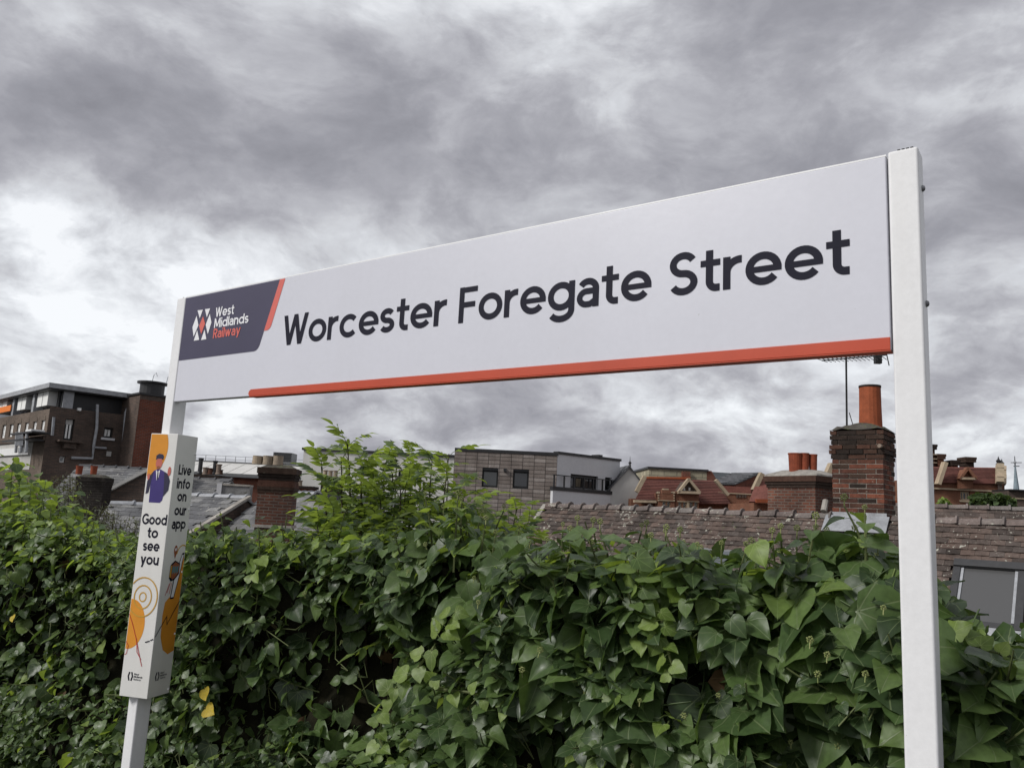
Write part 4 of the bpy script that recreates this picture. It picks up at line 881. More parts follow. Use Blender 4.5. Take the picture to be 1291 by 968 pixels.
# --- brick and cream building at the right edge
D2 = 52.; rc = rel(1213, 636, D2); rb_ = thing('red_gabled_building', 'red brick building with gables, cream bands and several chimneys, right of the near post', 'building', V((rc.x, rc.y, 0)))
gf = Facade(rc, V((1, -.05, 0)))
def grect(x0, y0, x1, y1, o0, o1, mat, name, base=False):
    a, b, c, d = gf.rect(x0, y0, x1, y1); m = MB(); bar(m, gf, a, b, (.004 if base else c), d, o0, o1); return m.build(name, mat, rb_)
gwin = gf.rect(1211, 619.5, 1223, 630.5)
m = MB(); a, b, c, d = gf.rect(1150, 606, 1266, 640); wall_open(m, gf, a, b, .004, d, [gwin], .2); m.obox(gf.pt(a, .004, -.25), gf.u * (b - a), gf.n * -6, UP * (d - .01)); m.build('wall', 'brick_hall', rb_)
window(rb_, gf, gwin, 'stone_cream', 'pane_dark', 3, 1, .09, .16, sill='stone_cream')
grect(1150, 616, 1266.4, 618, .003, .2, 'stone_cream', 'string_course')
rn2 = gf.n * .9 + UP * .7; rp2 = gf.pt(0, gf.loc(1240, 606)[1], .1)
_, q = plane_roof(rb_, [(1150, 606.5), (1150, 588), (1257, 589.3), (1257, 609)], rp2, rn2, 'roof_red', 'roof')
m = MB()
for k in range(1, 12):
    f = k / 12; l0, l1 = q[1].lerp(q[0], f), q[2].lerp(q[3], f); m.obox(l0 + rn2.normalized() * .002, l1 - l0, rn2.normalized() * .03, (q[0] - q[1]).normalized() * .05)
m.build('tile_ledge', 'roof_maroon', rb_)['kind'] = 'stuff'
QR = q; m = MB().prism([q[1], q[2], q[2] - gf.n * 3 - UP * 2.5, q[1] - gf.n * 3 - UP * 2.5], UP * -.1); m.build('rear_roof', 'roof_maroon', rb_)
gp = [gf.pt(*gf.loc(x, y), .35) for x, y in ((1204.5, 604), (1223.5, 604), (1223.5, 616), (1204.5, 616))]; ap = gf.pt(*gf.loc(1213.6, 592), .35)
MB().prism([gp[3], gp[2], gp[1], ap, gp[0]], gf.n * -2).build('gable', 'brick_hall', rb_)
coping(1203.5, 604.5, 1213.8, 590.5, .36, .16, 'brick_hall', rb_, gf); coping(1224.5, 604.5, 1213.4, 590.5, .36, .16, 'brick_hall', rb_, gf); coping(1204.5, 603.5, 1224, 603.8, .36, .14, 'stone_cream', rb_, gf)
for (x0, x1, y0, y1, mt) in ((1178.5, 1192, 563.5, 606, 'brick_sooty'), (1195, 1203, 576, 606, 'brick_hall'), (1213.2, 1221, 584, 591, 'brick_sooty'), (1231, 1242, 580, 591, 'brick_sooty')):
    a, b, c, d = gf.rect(x0, y0 - 4.5, x1, y1); m = MB(); bar(m, gf, a, b, c, d, -2.2, -1.4 + .004 * x0 % .1); k_ = m.build('chimney', mt, rb_)
    m = MB(); bar(m, gf, a - .07, b + .07, d - .28, d - .10, -2.27, -1.2); bar(m, gf, a - .1, b + .1, d - .098, d + .06, -2.3, -1.17); m.build('chimney_cap', 'brick_sooty', k_)
for yy in (570.5, 576, 581): grect(1178.3, yy, 1192.3, yy + .9, -2.23, -1.16, 'stone_cream', 'chimney_band')
coping(1177, 611, 1186, 583.5, .3, .22, 'stone_cream', rb_, gf, .5)
for k, (du, dn2, w_) in enumerate(((0., 0., .46), (1.15, -1.6, .34))):
    q = QR; S0 = q[3].lerp(q[2], -.06) + gf.u * (du - .12) + gf.n * dn2; S1 = q[2] + (q[2] - q[3]) * .10 + gf.u * (du - .12) + gf.n * dn2; nn = rn2.normalized()
    for i in range(4):
        a_, b_ = S0.lerp(S1, i / 4), S0.lerp(S1, (i + .95) / 4); MB().obox(a_ + nn * .02, gf.u * w_, b_ - a_, nn * (.26 + .03 * (i % 2))).build('coping', 'stone_cream', rb_)
    e_ = V((S0.x, S0.y, 0)); MB().prism([S0 + gf.u * (w_ - .3), S1 + gf.u * (w_ - .3), S1 + gf.u * (w_ - .3) - gf.n * 2.6 - UP * 2.2, V((*(S1 - gf.n * 2.6).xy, .004)) + gf.u * (w_ - .3), V((S0.x, S0.y, .004)) + gf.u * (w_ - .3)], gf.u * .28).build('gable_wall', 'brick_dark', rb_)
    MB().lathe(S1 + gf.u * w_ / 2 + UP * .1, [(.2, 0), (.11, .12), (.16, .25), (.06, .36), (.01, .55)], 8).build('finial', 'dark_metal', rb_)
dk = thing('dark_roof_block', 'dark low block at the far right edge below the spire', 'building', V((*rel(1282, 636, 50).xy, 0)))
fd = Facade(rel(1282, 636, 50), V((1, 0, 0)))
for (x0, x1, y0, y1, o, mt, nm, bs) in ((1272, 1330, 620, 640, 0, 'brick_dark', 'wall', 1), (1271, 1332, 618, 619.6, .3, 'dark_metal', 'roof_edge', 0), (1272, 1332, 628.5, 630, .1, 'stone_cream', 'band', 0)):
    a, b, c, d = fd.rect(x0, y0, x1, y1); m = MB(); bar(m, fd, a, b, .004 if bs else c, d, -4, o); m.build(nm, mt, dk)
# distant spire with a cross-shaped vane
S = 170.; s0 = rel(1281.5, 620, S); z1, z2 = rel(1281.2, 588, S).z, rel(1281, 575, S).z
spr = thing('church_spire', 'slender distant church spire topped by a cross at the right edge', 'spire', V((s0.x, s0.y, 0)))
MB().lathe(V((s0.x, s0.y, 0)), [(1.6, .01), (1.6, EYE - 2), (.62, s0.z), (.12, z1 + .3)], 8).build('spire', 'copper_green', spr)
MB().box(s0.x - 1.6, s0.x + 1.6, s0.y - 1.6, s0.y + 1.6, .01, EYE - 2.2).build('tower', 'stone_buff', spr)
MB().tube([V((s0.x, s0.y, z1)), V((s0.x, s0.y, z2))], [.14, .06], 6).build('vane_rod', 'dark_metal', spr)
for (px0, px1, y, r_) in ((1274.5, 1288, 583, .09), (1278, 1285, 587.5, .12)): MB().tube([V((rel(px0, y, S).x, s0.y, rel(px0, y, S).z)), V((rel(px1, y, S).x, s0.y, rel(px1, y, S).z))], r_, 6).build('cross_arm', 'grey_metal', spr)
MB().lathe(V((s0.x, s0.y, rel(1281, 582.8, S).z - .3)), [(.01, 0), (.24, .12), (.3, .3), (.24, .48), (.01, .6)], 10).build('ball', 'lead', spr)
# ------------------------------------------------------------------ lettering (strokes of even width, like the sign's own alphabet)
def arc(cx, cy, rx, ry, a0, a1, n=18): return [(cx + rx * math.cos(math.radians(a0 + (a1 - a0) * i / n)), cy + ry * math.sin(math.radians(a0 + (a1 - a0) * i / n))) for i in range(n + 1)]
def stroke_w(pts, w):
    pts = [p for i, p in enumerate(pts) if i == 0 or math.dist(p, pts[i - 1]) > 1e-5]
    L, R_ = [], []
    n = len(pts); closed = math.dist(pts[0], pts[-1]) < 1e-6
    for i, p in enumerate(pts):
        a = pts[i - 1] if i else (pts[-2] if closed else None); b = pts[i + 1] if i < n - 1 else (pts[1] if closed else None)
        d1 = ((p[0] - a[0]), (p[1] - a[1])) if a else None; d2 = ((b[0] - p[0]), (b[1] - p[1])) if b else None
        nrm = lambda d: (d[0] / math.hypot(*d), d[1] / math.hypot(*d))
        d1 = nrm(d1) if d1 else nrm(d2); d2 = nrm(d2) if d2 else d1
        m = (-(d1[1] + d2[1]), d1[0] + d2[0]); l = math.hypot(*m); m = (m[0] / l, m[1] / l); k = min(2, 1 / max(.3, m[0] * -d1[1] + m[1] * d1[0]))
        L.append((p[0] + m[0] * w / 2 * k, p[1] + m[1] * w / 2 * k)); R_.append((p[0] - m[0] * w / 2 * k, p[1] - m[1] * w / 2 * k))
    return [(R_[i], R_[i + 1], L[i + 1], L[i]) for i in range(n - 1)]
def stroke(pts, w): return stroke_w(pts, w)
def glyphs(W_):
    XH = .735; HW = W_ / 2; MID = XH / 2; RX, RY = .300, XH / 2 - HW
    def stroke(pts, w=W_): return stroke_w(pts, w)
    def leg(x0, y0, x1, y1, w=W_):
        l = math.hypot(x1 - x0, y1 - y0); h = w / 2 * l / abs(y1 - y0); return [((x0 - h, y0), (x0 + h, y0), (x1 + h, y1), (x1 - h, y1))]
    def ring(cx=RX + HW, cy=MID, rx=RX, ry=RY): return stroke(arc(cx, cy, rx, ry, 0, 360, 28))
    def hb(x0, x1, y, w=W_ * .9): return [((x0, y - w / 2), (x1, y - w / 2), (x1, y + w / 2), (x0, y + w / 2))]
    def vb_(x, y0, y1, w=W_): return [((x - w / 2, y0), (x + w / 2, y0), (x + w / 2, y1), (x - w / 2, y1))]
    S2 = 2 * RX + HW
    return {
     'o': ([ring()], 2 * RX + W_), 'c': ([stroke(arc(RX + HW, MID, RX, RY, 42, 318, 24))], 2 * RX + W_ - .05),
     'e': ([stroke(arc(RX + HW, MID, RX, RY, 0, 322, 26)), hb(HW * 1.2, S2 + HW, MID - .012, W_ * .8)], 2 * RX + W_),
     's': ([stroke(arc(.265, MID + RY / 2, .185, RY / 2, 28, 270, 16)[:-1] + arc(.265, MID - RY / 2, .195, RY / 2, 90, -152, 16))], .54),
     'S': ([stroke(arc(.335, .5 + .2105, .245, .2105, 25, 270, 18)[:-1] + arc(.335, .5 - .2105, .258, .2105, 90, -155, 18))], .68),
     'r': ([vb_(HW, 0, XH), stroke(arc(HW + .30, XH - HW - .27, .30, .27, 178, 84, 10))], .43),
     'n': ([vb_(HW, 0, XH), stroke(arc(HW + .235, XH - HW - .235, .235, .235, 178, 0, 12) + [(HW + .47, 0)])], .47 + W_),
     'u': ([stroke([(HW, XH)] + arc(HW + .235, HW + .235, .235, .235, 180, 358, 12)), vb_(HW + .47, 0, XH)], .47 + W_),
     't': ([stroke([(.205, .95)] + arc(.205 + .15, HW + .15, .15, .15, 180, 272, 8) + [(.44, HW)]), hb(0, .45, XH - HW * .95, W_ * .88)], .45),
     'g': ([ring(), stroke([(S2, XH), (S2, .02)] + arc(RX + HW, .0, RX, .215, 0, -150, 14))], 2 * RX + W_),
     'a': ([stroke(arc(.30, XH - HW - .19, .215, .19, 152, 0, 12) + [(.515, 0)]), stroke([(.515, .405)] + arc(.265, .2400, .19, .165, 92, 268, 12) + [(.36, .077), (.5, .16)], W_ * .92)], .60),
     'd': ([ring(), vb_(S2, 0, 1)], 2 * RX + W_), 'p': ([ring(), vb_(HW, -.25, XH)], 2 * RX + W_), 'l': ([vb_(HW, 0, 1)], W_), 'i': ([vb_(HW, 0, XH), vb_(HW, .84, 1)], W_),
     'y': ([leg(.08, XH, .33, .0), leg(.57, XH, .22, -.25)], .64), 'v': ([leg(.08, XH, .325, 0), leg(.57, XH, .325, 0)], .65),
     'w': ([leg(.08, XH, .27, 0), leg(.45, XH, .27, 0), leg(.45, XH, .63, 0), leg(.83, XH, .63, 0)], .92),
     'W': ([leg(.085, 1, .32, 0), leg(.56, 1, .32, 0), leg(.56, 1, .80, 0), leg(1.035, 1, .80, 0)], 1.12),
     'M': ([vb_(HW, 0, 1), vb_(.83, 0, 1), leg(.10, 1, .455, .12), leg(.81, 1, .455, .12)], .91),
     'F': ([vb_(HW, 0, 1), hb(HW, .60, 1 - HW), hb(HW, .54, .5)], .60), 'L': ([vb_(HW, 0, 1), hb(HW, .52, HW)], .52),
     'R': ([vb_(HW, 0, 1), stroke([(HW, 1 - HW), (.35, 1 - HW)] + arc(.35, .7, .21, 1 - HW - .7, 90, -90, 12) + [(HW, .7 - (1 - HW - .7))]), leg(.33, .45, .56, 0)], .64),
     'G': ([stroke(arc(.5, .5, .42, .42, 42, 345, 24)), hb(.52, .92, .46), vb_(.845, .12, .5)], .94),
     'f': ([stroke(arc(.36, 1 - HW - .15, .15, .15, 80, 180, 8) + [(.21, 0)]), hb(0, .44, XH - HW * .95, W_ * .88)], .44),
    }
G, G_BOLD = glyphs(.165), glyphs(.195)
TRACK = .066
def text_width(t): return sum((.30 if c == ' ' else G[c][1]) + TRACK for c in t) - TRACK
def text_polys(t, x, z, cap, width=None, G=G):
    """list of letters, each a list of (layer, polygon) in sign coordinates"""
    sx = cap if width is None else width / text_width(t); out = []; cur = 0
    for c in t:
        if c == ' ': cur += .30 + TRACK; continue
        strokes, adv = G[c]; out.append([(k, [(x + (cur + a) * sx, z + b * cap) for a, b in p]) for k, st in enumerate(strokes) for p in st]); cur += adv + TRACK
    return out
class Face:
    """a flat printed surface: origin, right, outward normal"""
    def __init__(s, o, r, n, root): s.o, s.r, s.n, s.root = V(o), V(r), V(n), root
    def p(s, x, z, h): return s.o + s.r * x + UP * z + s.n * h
    def draw(s, polys, mat, name, lift=.0012, parent=None):
        m = MB()
        for k, poly in polys:
            q = [s.p(x, z, lift + k * .00018) for x, z in poly]
            if (q[1] - q[0]).cross(q[-1] - q[0]).dot(s.n) < 0: q.reverse()
            m.poly(q)
        return m.build(name, mat, parent or s.root, local=True)
# ------------------------------------------------------------------ station name sign
RZ = math.atan2(SX.y, SX.x); LS, HS, PW = 3.56466, .5813, .081
ZB = SBL.z - PLAT                                    # panel's foot above the platform
sign = thing('station_sign', 'large white station name board reading Worcester Foregate Street between two white posts', 'sign', BASE, RZ)
GAP = .0045
m = MB().box(0, LS, 0, .042, ZB, ZB + HS); m.build('panel', 'panel_white', sign, bevel=.004, local=True)
m = MB().box(0, LS, .002, .046, ZB + HS + .0005, ZB + HS + .006); m.build('panel_top_edge', 'panel_edge', sign, local=True)
pf = Face((0, 0, ZB), (1, 0, 0), (0, -1, 0), sign)
nav = [(.001, .226), (.655, .2265), (.672, .230), (.686, .2395), (.697, .257), (.705, .282), (.806, .577), (.001, .577)]
pf.draw([(0, nav)], 'navy_print', 'logo_panel')
pf.draw([(0, [(.806, .577), (.846, .577), (.774, .350), (.767, .337), (.756, .329), (.742, .325), (.720, .325)])], 'coral_print', 'logo_stripe')
for poly in ([(.128, .494), (.177, .492), (.157, .447)], [(.196, .493), (.243, .492), (.222, .445)], [(.125, .465), (.152, .409), (.119, .349), (.098, .404)],
             [(.246, .462), (.269, .413), (.248, .351), (.219, .405)], [(.146, .383), (.175, .327), (.125, .326)], [(.214, .379), (.240, .325), (.192, .324)]):
    pf.draw([(0, poly)], 'white_print', 'logo_mark', .0026)
pf.draw([(0, [(.186, .455), (.212, .412), (.187, .357), (.159, .405)])], 'coral_print', 'logo_mark', .0026)
for t, x, z, wd, mt in (('West', .297, .4385, .160, 'white_print'), ('Midlands', .297, .3795, .290, 'white_print'), ('Railway', .297, .3235, .232, 'coral_print')):
    for l in text_polys(t, x, z, .0515, wd): pf.draw(l, mt, 'logo_letter', .0026)
for t, x, wd in (('Worcester', .868, 1.036), ('Foregate', 1.968, .850), ('Street', 2.884, .576)):
    for l in text_polys(t, x, .2365, .148, wd): pf.draw(l, 'letter_ink', 'letter', .0014)
# red trim folded round the bottom edge
zs = ZB; prof = [(.66, .0005), (.650, .012), (.655, .026), (.668, .034), (LS - .001, .0365), (LS - .001, .0005)]
m = MB().prism([(x, -.0045, zs + z) for x, z in prof], (0, .0042, 0)); m.build('red_trim', 'red_trim', sign, local=True, bevel=.0012)
m = MB().box(.66, LS - .001, -.0045, .0415, zs - .0035, zs - .0004); m.build('red_trim_underside', 'red_trim', sign, local=True)
# posts
for x0 in (-GAP - PW, LS + GAP):
    top = ZB + HS + (.012 if x0 > 0 else .0045)
    m = MB().box(x0, x0 + PW, -.001, PW - .001, 0, top); pst = m.build('post', 'white_paint', sign, bevel=.0075, local=True)
    m = MB().box(x0 + .012, x0 + PW - .012, .010, PW - .012, top + .0002, top + .002); m.build('post_cap', 'panel_edge', pst, local=True)
    for k in range(4):
        xx = x0 + .026 + .0115 * k; m = MB().box(xx, xx + .008, -.0018 + .003, .010, top - .0030 + .0035, top + .0016); m.build('chipped_paint', 'black_plastic', pst, local=True) if x0 > 0 or k == 2 else None
xr = LS + GAP + PW
for z in (.481, .136):
    c = (xr, .048, ZB + z); m = MB(); n_seg = 12
    for a, (r_, h_) in enumerate(((.0095, 0), (.0095, .003), (.0065, .0075), (.0005, .009))):
        for k in range(n_seg): m.v.append(V((xr + h_, .048 + r_ * math.cos(2 * PI * k / n_seg), ZB + z + r_ * math.sin(2 * PI * k / n_seg))))
    m.f = [(a * n_seg + k, a * n_seg + (k + 1) % n_seg, (a + 1) * n_seg + (k + 1) % n_seg, (a + 1) * n_seg + k) for a in range(3) for k in range(n_seg)]
    m.build('bolt', 'bolt_steel', sign, smooth=True, local=True)
# ------------------------------------------------------------------ advert box clamped round the left post
TH = -.2684; e1, e2 = V((math.cos(TH), math.sin(TH), 0)), V((-math.sin(TH), math.cos(TH), 0)); BW = .169
corner = V((SBL.x, SBL.y, 0)) + SX * .0734 + SY * .0035
ZT, ZBt = EYE + .3379, EYE - 1.0065; BH = ZT - ZBt
bc = corner - e1 * BW / 2 + e2 * BW / 2
bx = thing('advert_box', 'square white advert box with orange artwork round the left sign post', 'advert box', V((bc.x, bc.y, ZBt)), TH)
h = BW / 2
m = MB().box(-h, h, -h, h, 0, BH); m.build('casing', 'box_white', bx, bevel=.003, local=True)
for z in (.02, .30, .62, .95, 1.25):
    m = MB().lathe((0, 0, 0), [(.006, 0), (.005, .003), (.001, .004)], 8); m.v = [V((h + v.z, h - .012 + v.x, z + v.y)) for v in m.v]; m.build('rivet', 'panel_edge', bx, local=True)
fA = Face((-h, -h, 0), (1, 0, 0), (0, -1, 0), bx); fB = Face((h, -h, 0), (0, 1, 0), (1, 0, 0), bx)
def clip(poly, x0, x1, z0, z1):
    for ax, v, sg in ((0, x0, 1), (0, x1, -1), (1, z0, 1), (1, z1, -1)):
        out = []
        for i, p in enumerate(poly):
            q = poly[i - 1]; ip, iq = (p[ax] - v) * sg >= 0, (q[ax] - v) * sg >= 0
            if ip != iq: t = (v - q[ax]) / (p[ax] - q[ax]); out.append((q[0] + (p[0] - q[0]) * t, q[1] + (p[1] - q[1]) * t))
            if ip: out.append(p)
        poly = out
        if not poly: break
    return poly
E_ = .004
def art(face, polys, mat, name, lift):
    ps = [(k, clip(list(p), E_, BW - E_, E_, BH - E_)) for k, p in polys]; ps = [(k, p) for k, p in ps if len(p) > 2]
    return face.draw(ps, mat, name, lift) if ps else None
def U(u, v): return (u * BW, (1 - v) * BH)
def ell(u, v, ru, rv, n=40): return [(u * BW + ru * math.cos(2 * PI * k / n), (1 - v) * BH + rv * math.sin(2 * PI * k / n)) for k in range(n)]
def line(pts, w): return [(0, p) for p in stroke([U(*p) for p in pts], w)]
# left face
art(fA, [(0, ell(-.05, .055, .125, .155))], 'orange_print', 'orange_disc', .0006)
body = [(.22, .272), (.20, .20), (.10, .215), (.07, .19), (.16, .165), (.27, .148), (.40, .140), (.52, .142), (.66, .150), (.80, .158), (.86, .185), (.86, .215), (.72, .245), (.70, .262), (.62, .272)]
art(fA, [(0, [U(*p) for p in body])], 'suit_print', 'printed_suit', .0009)
art(fA, [(0, [U(*p) for p in ((.07, .19), (.16, .165), (.27, .150), (.20, .20), (.16, .235), (.06, .240))])], 'dark_suit_print', 'printed_sleeve', .0012)
art(fA, [(1, [U(*p) for p in ((.66, .152), (.80, .158), (.90, .185), (.88, .222), (.72, .247), (.70, .2))])], 'dark_suit_print', 'printed_sleeve', .0012)
art(fA, [(0, ell(.43, .118, .020, .030))], 'skin_print', 'printed_face', .0015)
art(fA, [(0, [U(*p) for p in ((.30, .105), (.30, .088), (.40, .080), (.54, .083), (.58, .092), (.56, .105), (.50, .100), (.36, .100))])], 'dark_suit_print', 'printed_hair', .0018)
art(fA, [(0, ell(.42, .135, .010, .009))], 'brown_print', 'printed_beard', .0021)
art(fA, [(0, [U(*p) for p in ((.34, .143), (.42, .152), (.50, .143), (.47, .175), (.41, .185))])], 'white_print', 'printed_shirt', .0018)
art(fA, [(0, [U(*p) for p in ((.41, .152), (.45, .152), (.46, .178), (.42, .182))])], 'letter_ink', 'printed_tie', .0021)
art(fA, [(0, ell(.10, .172, .008, .017))], 'skin_print', 'printed_hand', .0018)
art(fA, [(0, ell(.84, .148, .010, .024))], 'skin_print', 'printed_hand', .0018)
for t, v, wd in (('Good', .357, .88), ('to', .408, .38), ('see', .458, .58), ('you', .510, .64)):
    for l in text_polys(t, BW * (.5 - wd / 2), (1 - v) * BH, .055, wd * BW, G_BOLD): fA.draw(l, 'letter_ink', 'box_letter', .0009)
art(fA, [(0, ell(.06, .735, .092, .125))], 'orange_print', 'orange_disc', .0006)
for k, r_ in enumerate((.020, .052, .088)):
    c = U(.42, .632); art(fA, [(0, p) for p in stroke([(c[0] + r_ * math.cos(2 * PI * i / 36), c[1] + r_ * 1.12 * math.sin(2 * PI * i / 36)) for i in range(37)], .0065)], 'gold_print', 'printed_ring', .0010 + .0003 * k)
art(fA, line([(.0, .695), (.18, .735), (.38, .79), (.50, .83), (.68, .885)], .0035) + line([(.38, .785), (.45, .835), (.62, .86)], .003) + line([(.02, .80), (.12, .815), (.08, .845), (0, .85)], .003), 'scarlet_print', 'printed_line', .0020)
# right face
for t, v, wd in (('Live', .158, .60), ('info', .212, .62), ('on', .262, .42), ('our', .317, .55), ('app', .370, .64)):
    for l in text_polys(t, BW * (.52 - wd / 2), (1 - v) * BH, .054, wd * BW, G_BOLD): fB.draw(l, 'letter_ink', 'box_letter', .0009)
art(fB, [(0, [U(*p) for p in ((.25, .70), (.3, .65), (.5, .63), (.75, .56), (.95, .48), (.99, .5), (.99, .84), (.7, .85), (.45, .83), (.28, .78))])], 'orange_print', 'orange_disc', .0006)
for k in range(2): art(fB, [(0, p) for p in stroke(arc(.72 * BW, (1 - .745) * BH, .078, .115 + .012 * k, 200, 320, 14), .0014)], 'gold_print', 'printed_ring', .001)
art(fB, [(0, p) for p in stroke(arc(.86 * BW, (1 - .475) * BH, .045, .055, 30, 170, 12), .006)], 'gold_print', 'printed_ring', .001)
art(fB, [(0, [U(*p) for p in ((.50, .640), (.58, .560), (.86, .465), (.96, .463), (.84, .555), (.68, .640))])], 'letter_ink', 'printed_phone', .0012)
art(fB, [(0, [U(*p) for p in ((.54, .634), (.61, .563), (.86, .472), (.92, .472), (.81, .553), (.66, .633))])], 'white_print', 'printed_screen', .0015)
art(fB, [(0, [U(*p) for p in ((.34, .560), (.36, .508), (.55, .492), (.80, .505), (.80, .545), (.60, .568), (.44, .572))])], 'letter_ink', 'printed_train', .0018)
art(fB, [(0, [U(*p) for p in ((.43, .558), (.43, .512), (.57, .498), (.77, .509), (.77, .540), (.60, .560), (.50, .565))])], 'brown_print', 'printed_train', .0021)
art(fB, [(0, [U(*p) for p in ((.35, .555), (.37, .511), (.42, .510), (.42, .558))])], 'gold_print', 'printed_train', .0021)
for k in range(3): art(fB, [(0, [U(*p) for p in ((.46 + .1 * k, .518), (.53 + .1 * k, .512), (.53 + .1 * k, .537), (.46 + .1 * k, .545))])], 'teal_print', 'printed_window', .0024)
art(fB, [(0, ell(.52, .452, .013, .024))], 'brown_print', 'printed_pin', .0012); art(fB, [(0, [U(*p) for p in ((.45, .462), (.59, .462), (.52, .487))])], 'brown_print', 'printed_pin', .0014); art(fB, [(0, ell(.52, .450, .005, .009))], 'white_print', 'printed_pin', .0018)
art(fB, line([(.44, .575), (.34, .615)], .003) + line([(.40, .58), (.26, .625)], .003) + line([(.50, .578), (.44, .62)], .003), 'scarlet_print', 'printed_line', .0020)
art(fB, line([(-.02, .782), (.22, .742), (.45, .704), (.50, .735), (.75, .690), (.99, .650)], .005), 'letter_ink', 'printed_line', .0022)
art(fA, line([(.70, .797), (.86, .79)], .005) + line([(.88, .788), (1.0, .781)], .005), 'letter_ink', 'printed_line', .0022)
for fc, u0 in ((fA, .22), (fB, .24)):
    c = U(u0 + .1, .925)
    for sx_ in (-1, 1):
        q = [(c[0] + sx_ * .002, c[1] + .020), (c[0] + sx_ * .010, c[1] + .022), (c[0] + sx_ * .0165, c[1]), (c[0] + sx_ * .010, c[1] - .022), (c[0] + sx_ * .002, c[1] - .020), (c[0] + sx_ * .0085, c[1])]
        fc.draw([(0, [q[0], q[1], q[2], q[5]]), (0, [q[5], q[2], q[3], q[4]])], 'letter_ink', 'logo_mark', .0009)
    for i, (t, wd) in enumerate((('West', .030), ('Midlands', .052), ('Railway', .044))):
        for l in text_polys(t, c[0] + .021, c[1] + .008 - .0125 * i, .0095, wd): fc.draw(l, 'letter_ink' if i < 2 else 'grey_metal', 'logo_letter', .0009)
# ------------------------------------------------------------------ leaves
def leaf_template(rows, fold=.22, curl=.25, wave=.03, seed=0, pet=.5, cols=(-1, -.5, 0, .5, 1), petw=.016):
    r = np.random.default_rng(seed); vs, uv, fs = [], [], []
    nc = len(cols)
    for i, (xm, xe, hw) in enumerate(rows):
        for c in cols:
            a = abs(c); x = xm + (xe - xm) * a; y = c * hw
            z = fold * a * hw - curl * x * x + wave * math.sin(9 * x + 5 * c + seed) * (a > .4) + r.normal(0, .006)
            vs.append((x, y, z)); uv.append((.2 + x * .75, .5 + y * .75))
    for i in range(len(rows) - 1):
        for j in range(nc - 1): fs.append((i * nc + j, i * nc + j + nc, i * nc + j + nc + 1, i * nc + j + 1))
    if pet:
        b = len(vs); pts = [(0.02, 0, -.004), (-pet * .5, .02, -.02), (-pet, 0, -pet * .35)]
        for p in pts:
            for dy, dz in ((-petw, 0), (petw, 0), (0, petw * 1.5)): vs.append((p[0], p[1] + dy, p[2] + dz)); uv.append((.04, .5))
        for i in range(2):
            for k in range(3): k2 = (k + 1) % 3; fs.append((b + i * 3 + k, b + i * 3 + k2, b + i * 3 + 3 + k2, b + i * 3 + 3 + k))
    return np.array(vs), np.array(uv), fs
LOBED = [(0, -.09, .06), (.02, -.16, .26), (.10, -.04, .45), (.20, .18, .56), (.32, .34, .42), (.46, .52, .37), (.64, .70, .27), (.82, .86, .13), (.98, .98, .02), (1, 1, .004)]
LOB3 = [(0, -.10, .06), (.02, -.14, .30), (.12, -.01, .48), (.26, .24, .54), (.40, .44, .44), (.58, .62, .34), (.78, .80, .19), (.96, .96, .04), (1, 1, .004)]
OVATE = [(0, -.03, .03), (.03, -.07, .24), (.14, .06, .43), (.31, .27, .50), (.51, .50, .43), (.72, .72, .27), (.90, .90, .10), (1, 1, .004)]
ROUND = [(0, -.05, .04), (.05, -.05, .25), (.22, .18, .45), (.45, .44, .50), (.68, .68, .40), (.86, .86, .22), (1, 1, .01)]
LANCE = [(0, 0, .02), (.2, .2, .13), (.45, .45, .18), (.75, .75, .11), (1, 1, .004)]
T_IVY = [leaf_template(r, f, c, .03, k) for k, (r, f, c) in enumerate(((LOBED, .10, .22), (LOB3, .22, .34), (LOB3, .06, .12), (OVATE, .30, .30), (OVATE, .14, .42), (LOBED, .20, .05), (LOB3, .62, .55)))]
T_ROUND = [leaf_template(ROUND, f, c, .02, k + 20, .3) for k, (f, c) in enumerate(((.1, .15), (.2, .3), (.05, .05)))]
T_LANCE = [leaf_template(LANCE, .2, .2, .01, k + 40, .1, (-1, 0, 1)) for k in range(3)]
